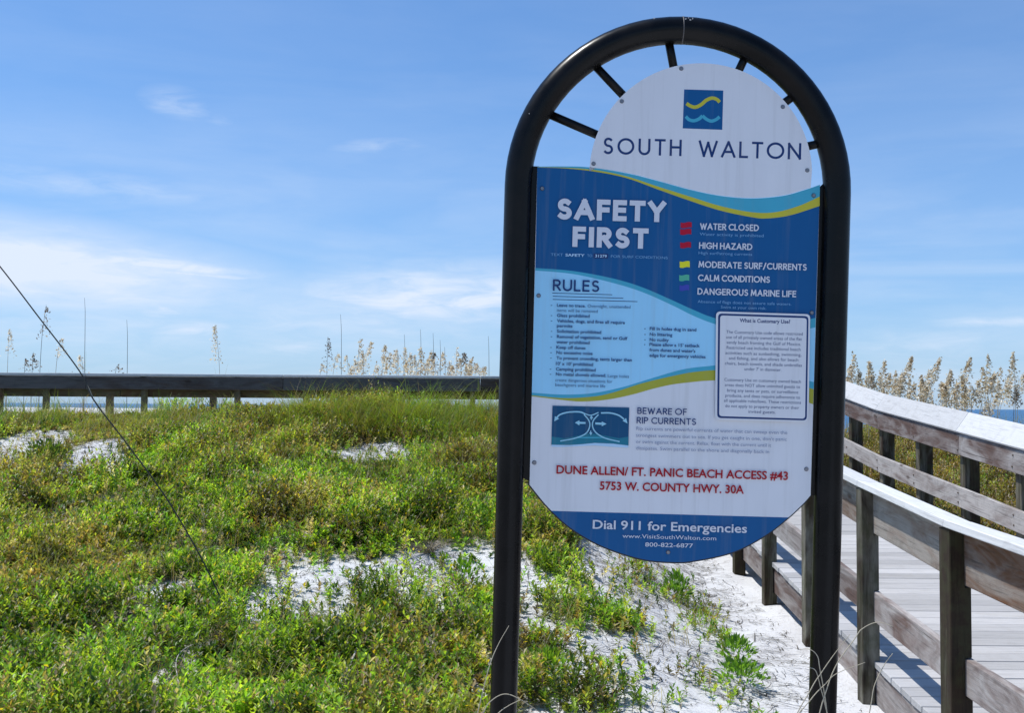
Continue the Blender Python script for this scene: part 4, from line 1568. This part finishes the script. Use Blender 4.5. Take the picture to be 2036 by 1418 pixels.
# long leaning stalk across the left of the view
gb = gpt(478, 1262)
Yb = gb.y
pts = [gb - Vector((0, 0, .05)), at(455, 1225, Yb), at(400, 1110, Yb), at(330, 990, Yb), at(250, 880, Yb - .05), at(186, 795, Yb - .1), at(158, 738, Yb - .1), at(75, 628, Yb - .15), at(0, 530, Yb - .2), at(-110, 395, Yb - .3)]
st = empty('leaning_stalk', gb)
tag(st, 'long thin dark dead stalk leaning left across the dune and sky', 'stalk')
pl = [p - gb for p in pts]
rod('stem', pl, .0052, .0042, M_stalk, st)
for t_, (dx, dz) in ((5, (-.05, .10)), (3, (.06, .08)), (7, (-.05, .06))):
    p = pl[t_]
    rod('side_shoot', [p, p + Vector((dx * .5, 0, dz * .6)), p + Vector((dx, .01, dz))], .0028, .001, M_straw if t_ == 5 else M_stalk, st)


def ground_stick(name, label, cat, pts, Y0, r0, r1, mat, group=None):
    g = gpt(*pts[0])
    P3 = []
    for k, p in enumerate(pts):
        q = gpt(*p)
        P3.append(q + Vector((0, 0, .06 + .03 * math.sin(k))))
    t = empty(name, g)
    tag(t, label, cat, group)
    rod('stem', [p - g for p in P3], r0, r1, mat, t)
    return t


ground_stick('fallen_branch', 'pale bent dead branch lying over green plants left of the left pole', 'branch', [(676, 1385), (700, 1345), (722, 1305), (760, 1283), (806, 1257)], 6, .0075, .003, M_drift)
ground_stick('fallen_branch', 'thin curved pale stem arching over plants at the lower left', 'branch', [(356, 1395), (350, 1350), (375, 1320), (425, 1300)], 6, .0035, .0015, M_drift)
ground_stick('fallen_branch', 'short pale twig in the plants behind the left pole', 'branch', [(1060, 1080), (1085, 1070), (1110, 1060), (1128, 1048)], 6, .006, .003, M_drift)


def arch_blades(name, label, arcs, Y, mat):
    """arcs: lists of photo points on the plane Y; each blade is rooted in the ground below the view"""
    r0 = at(*arcs[0][0], Y)
    t = empty(name, (r0.x, Y, float(ground(r0.x, Y))))
    tag(t, label, 'grass tuft')
    for a_ in arcs:
        pts = [at(px, py, Y + random.uniform(-.02, .02)) for px, py in a_]
        dv = (pts[0] - pts[1]).normalized()
        if dv.z > -0.2:
            dv = Vector((dv.x, 0, -0.6)).normalized()
        gz0 = float(ground(pts[0].x, Y)) - .02
        ext = [pts[0] + dv * .12 + Vector((0, 0, -.03)), pts[0] + dv * .2 + Vector((0, 0, -.22))]
        ext.append(Vector((ext[-1].x, Y, gz0)))
        rod('blade', [p - Vector(t.location) for p in list(reversed(ext)) + pts], .0022, .0009, mat, t, 5)


arch_blades('dry_grass_clump', 'dry straw blades arching in front of the foot of the right pole',
            [[(1612, 1372), (1632, 1340), (1660, 1300), (1690, 1262)], [(1612, 1392), (1640, 1362), (1664, 1340), (1720, 1318)],
             [(1640, 1400), (1632, 1370), (1622, 1335), (1607, 1328)], [(1630, 1330), (1625, 1305), (1610, 1292), (1590, 1292)],
             [(1700, 1270), (1716, 1250), (1745, 1238), (1775, 1246)], [(1732, 1400), (1740, 1360), (1760, 1320), (1775, 1300)]], 3.25, M_straw)
arch_blades('dry_grass_clump', 'dry straw blades arching in front of the foot of the left pole',
            [[(960, 1420), (975, 1396), (1003, 1381), (1035, 1392), (1085, 1425)], [(985, 1425), (1010, 1405), (1036, 1392)], [(958, 1385), (975, 1320), (992, 1280), (1012, 1245)]], 3.3, M_straw)

# --- sea oats
def oat_head(length, n, lean, pal):
    """seed head: flat husks on short branches hanging off the upper stalk"""
    t = rng.random(n) ** .8
    sidev = rng.normal(0, 1, n)
    px_ = lean * length * t * .75 + sidev * .052 * (1.15 - t) + (1 - t) * rng.random(n) * .05 * np.sign(lean + .001)
    py_ = rng.normal(0, .035, n) * (1.15 - t)
    pz_ = t * length - rng.random(n) * .05
    base = np.stack([px_, py_, pz_], -1)
    d = unit(np.stack([np.sign(lean + .001) * (.3 + .6 * rng.random(n)) + rng.normal(0, .35, n), rng.normal(0, .5, n), rng.normal(-.15, .6, n)], -1))
    side = unit(np.cross(d, rng.normal(0, 1, (n, 3))))
    ln = .018 + .030 * rng.random(n)
    V, F = leaf_quads(base, d, side, ln, ln * .62, np.full(n, .05))
    c = pick(pal, n) * (.75 + .5 * rng.random((n, 1)))
    return V, F, np.repeat(c, 4, 0)


OATP = np.array([(.74, .66, .50), (.62, .53, .36), (.82, .79, .70), (.40, .30, .18), (.80, .76, .68)])
OATD = np.array([(.30, .26, .22), (.20, .17, .14), (.48, .44, .38), (.14, .12, .10)])


def oat(px, ytop, Y, lean, hl, dens, label, group, pal=OATP, blades=3):
    top = at(px, ytop, Y)
    rx = top.x - lean * hl * .9 - lean * .10
    rz = float(ground(rx, Y))
    t = empty('sea_oat', (rx, Y, rz))
    tag(t, label, 'sea oats', group)
    OATS.append((group, label, px, t))
    T_ = Vector((top.x - rx, 0, top.z - rz))
    hb = Vector((T_.x - lean * hl * .75, 0, T_.z - hl))
    rod('stem', [Vector((0, 0, -.05)), Vector((hb.x * .25, 0, hb.z * .55)), hb, hb.lerp(T_, .55) + Vector((-lean * .02, 0, .01)), T_], 0.0046, .002, M_straw if pal is OATP else M_stalk, t, 5, 5)
    if dens:
        V_, F_, C_ = oat_head(hl, int(dens * 1.5), lean, pal)
        link('seed_head', mesh_np(V_ + np.array(hb), F_, C_), M_seed, t)['kind'] = 'stuff'
    if blades:
        az = rng.random(blades) * 6.28
        d = np.stack([np.cos(az), np.sin(az), np.zeros(blades)], -1)
        v, f = blade_strips(np.zeros((blades, 3)), d * .5, T_.z * (.5 + .3 * rng.random(blades)), np.full(blades, .006), .7 * (.4 + rng.random(blades)))
        link('leaf_blade', mesh_np(v, f, np.repeat(pick(OLIVES, blades), 10, 0)), M_grass, t)
    return t


OATS = []
GL = 'sea oats behind the back rail on the left'
GM = 'sea oats crowded behind the back rail left of the sign'
GR = 'golden sea oats behind the far railing on the right'
for px, yt, ln_, hl, dn, lb in ((18, 655, .02, .40, 60, 'leftmost sea oat with a narrow upright pale head'), (92, 606, .14, .52, 55, 'tall sparse sea oat crossed by the leaning stalk'),
                                (122, 672, .25, .30, 50, 'short pale sea oat just right of the leaning stalk'), (66, 700, .04, .25, 45, 'short dark sea oat between the two tallest at far left'),
                                (50, 712, .02, .18, 25, 'tiny thin sea oat beside the dark short one at far left'),
                                (160, 706, -.25, .24, 45, 'short sea oat head leaning left just above the back rail'), (236, 724, .5, .12, 18, 'stub of a sea oat barely above the back rail'),
                                (428, 645, -.16, .60, 95, 'lone tall sea oat with dark tip in mid left sky'), (652, 670, .02, .50, 60, 'dark narrow sea oat, first of the crowd left of the sign')):
    oat(px, yt, 16.9 + random.uniform(-.3, .6), ln_, hl, dn, lb, GL, OATP if px in (18, 122, 428, 160) else OATD)
for px, yt, lb in ((168, 592, 'tall bare grass stem without a head at left'), (252, 636, 'bare thin grass stem right of the tall one'), (677, 625, 'tall bare stem in the crowd left of the sign')):
    oat(px, yt, 17.2, -.08, .3, 0, lb, GL, OATD, 1)
for px, yt, ln_, hl, dn in ((672, 700, .3, .30, 60), (690, 705, -.1, .26, 40), (716, 672, .1, .40, 60), (738, 678, .5, .45, 120), (706, 715, .2, .22, 60), (764, 685, .10, .38, 120), (775, 700, .3, .30, 70),
                        (786, 705, -.1, .30, 60), (803, 690, .0, .40, 70), (815, 700, .1, .38, 90), (826, 705, -.1, .32, 90), (838, 690, -.2, .38, 90), (850, 712, .2, .30, 80), (857, 696, .3, .34, 100), (864, 715, -.1, .26, 70),
                        (893, 718, .1, .22, 50), (908, 690, .0, .42, 70), (914, 712, .2, .28, 80), (925, 722, .0, .20, 80), (936, 712, .3, .22, 90), (948, 722, .2, .18, 70), (962, 728, .6, .15, 70), (640, 722, .2, .15, 30)):
    oat(px, yt, 16.9 + random.uniform(-.4, .9), ln_, hl, dn, 'straw-headed sea oat in the crowd left of the sign', GM)
for px, yt in ((804, 665), (836, 655), (861, 662), (875, 676), (971, 668), (884, 690)):
    oat(px, yt, 17.4, -.05, .3, 0, 'bare thin grass stem in the crowd left of the sign', GM, OATD, 1)
for px, yt, ln_, hl, dn in ((1697, 702, .3, .45, 110), (1690, 725, -.1, .40, 110), (1708, 735, .2, .35, 100), (1727, 718, .2, .40, 130), (1735, 745, -.2, .30, 90), (1757, 716, .2, .36, 90), (1768, 742, .3, .30, 100), (1779, 760, .1, .28, 110),
                        (1812, 708, .45, .45, 150), (1795, 738, .3, .34, 120), (1788, 752, .0, .30, 120), (1806, 770, .2, .26, 80), (1830, 745, .2, .34, 120), (1868, 710, .6, .50, 130), (1846, 735, .3, .34, 110), (1838, 765, .1, .30, 130),
                        (1872, 758, .1, .26, 90), (1889, 735, .1, .38, 150), (1880, 762, -.1, .30, 130), (1902, 760, .2, .30, 120), (1912, 745, .2, .36, 130), (1928, 710, .25, .46, 150), (1921, 768, -.1, .30, 120), (1936, 772, .1, .24, 60),
                        (1964, 702, .05, .52, 90), (1955, 728, -.3, .40, 90), (1975, 742, .3, .30, 120), (1984, 755, .2, .28, 90), (1990, 728, .4, .34, 60), (2016, 700, .15, .55, 120), (2006, 745, .1, .36, 80), (2033, 742, .1, .30, 60), (2060, 715, .2, .4, 90)):
    oat(px, yt, 15.6 + random.uniform(-1.2, 1.2) if px > 1760 else 16.2, ln_ + random.uniform(-.25, .40), hl * random.uniform(.8, 1.2), int(dn * random.uniform(1.0, 1.8)), 'golden sea oat above the slanted white rail cap', GR)

random.seed(5)
for k in range(20):
    px = 1690 + 18.5 * k + random.uniform(-7, 7)
    yt = 762 + (px - 1690) * .10 + random.uniform(-42, 6)
    oat(px, yt, 16.6 + random.uniform(-.6, .9), random.uniform(-.25, .6), random.uniform(.22, .42), random.randint(70, 130), 'golden sea oat above the slanted white rail cap', GR, OATP if random.random() < .75 else OATD)
for k in range(12):
    px = 700 + 22 * k + random.uniform(-9, 9)
    oat(px, 722 + random.uniform(-30, 8), 17 + random.uniform(-.5, .8), random.uniform(-.3, .6), random.uniform(.18, .34), random.randint(50, 90), 'straw-headed sea oat in the crowd left of the sign', GM, OATP if random.random() < .7 else OATD)

random.seed(99)
ORD = ('first second third fourth fifth sixth seventh eighth ninth tenth eleventh twelfth thirteenth fourteenth fifteenth sixteenth seventeenth '
       'eighteenth nineteenth twentieth').split()
TENS = 'twenty thirty forty fifty sixty'.split()


def ordinal(k):
    if k < 20:
        return ORD[k]
    if (k + 1) % 10 == 0:
        return TENS[(k + 1) // 10 - 2][:-1] + 'ieth'
    return TENS[(k + 1) // 10 - 2] + '-' + ORD[(k + 1) % 10 - 1]


byl = {}
for g_, l_, px, t in OATS:
    byl.setdefault(l_, []).append((px, t))
for l_, lst in byl.items():
    if len(lst) > 1:
        for k, (px, t) in enumerate(sorted(lst, key=lambda q: q[0])):
            t['label'] = ordinal(k) + ' from the left: ' + l_
for o in bpy.data.objects:
    if o.parent and o.name.split('.')[0] in ('foliage', 'blade_bundle'):
        o['kind'] = 'stuff'
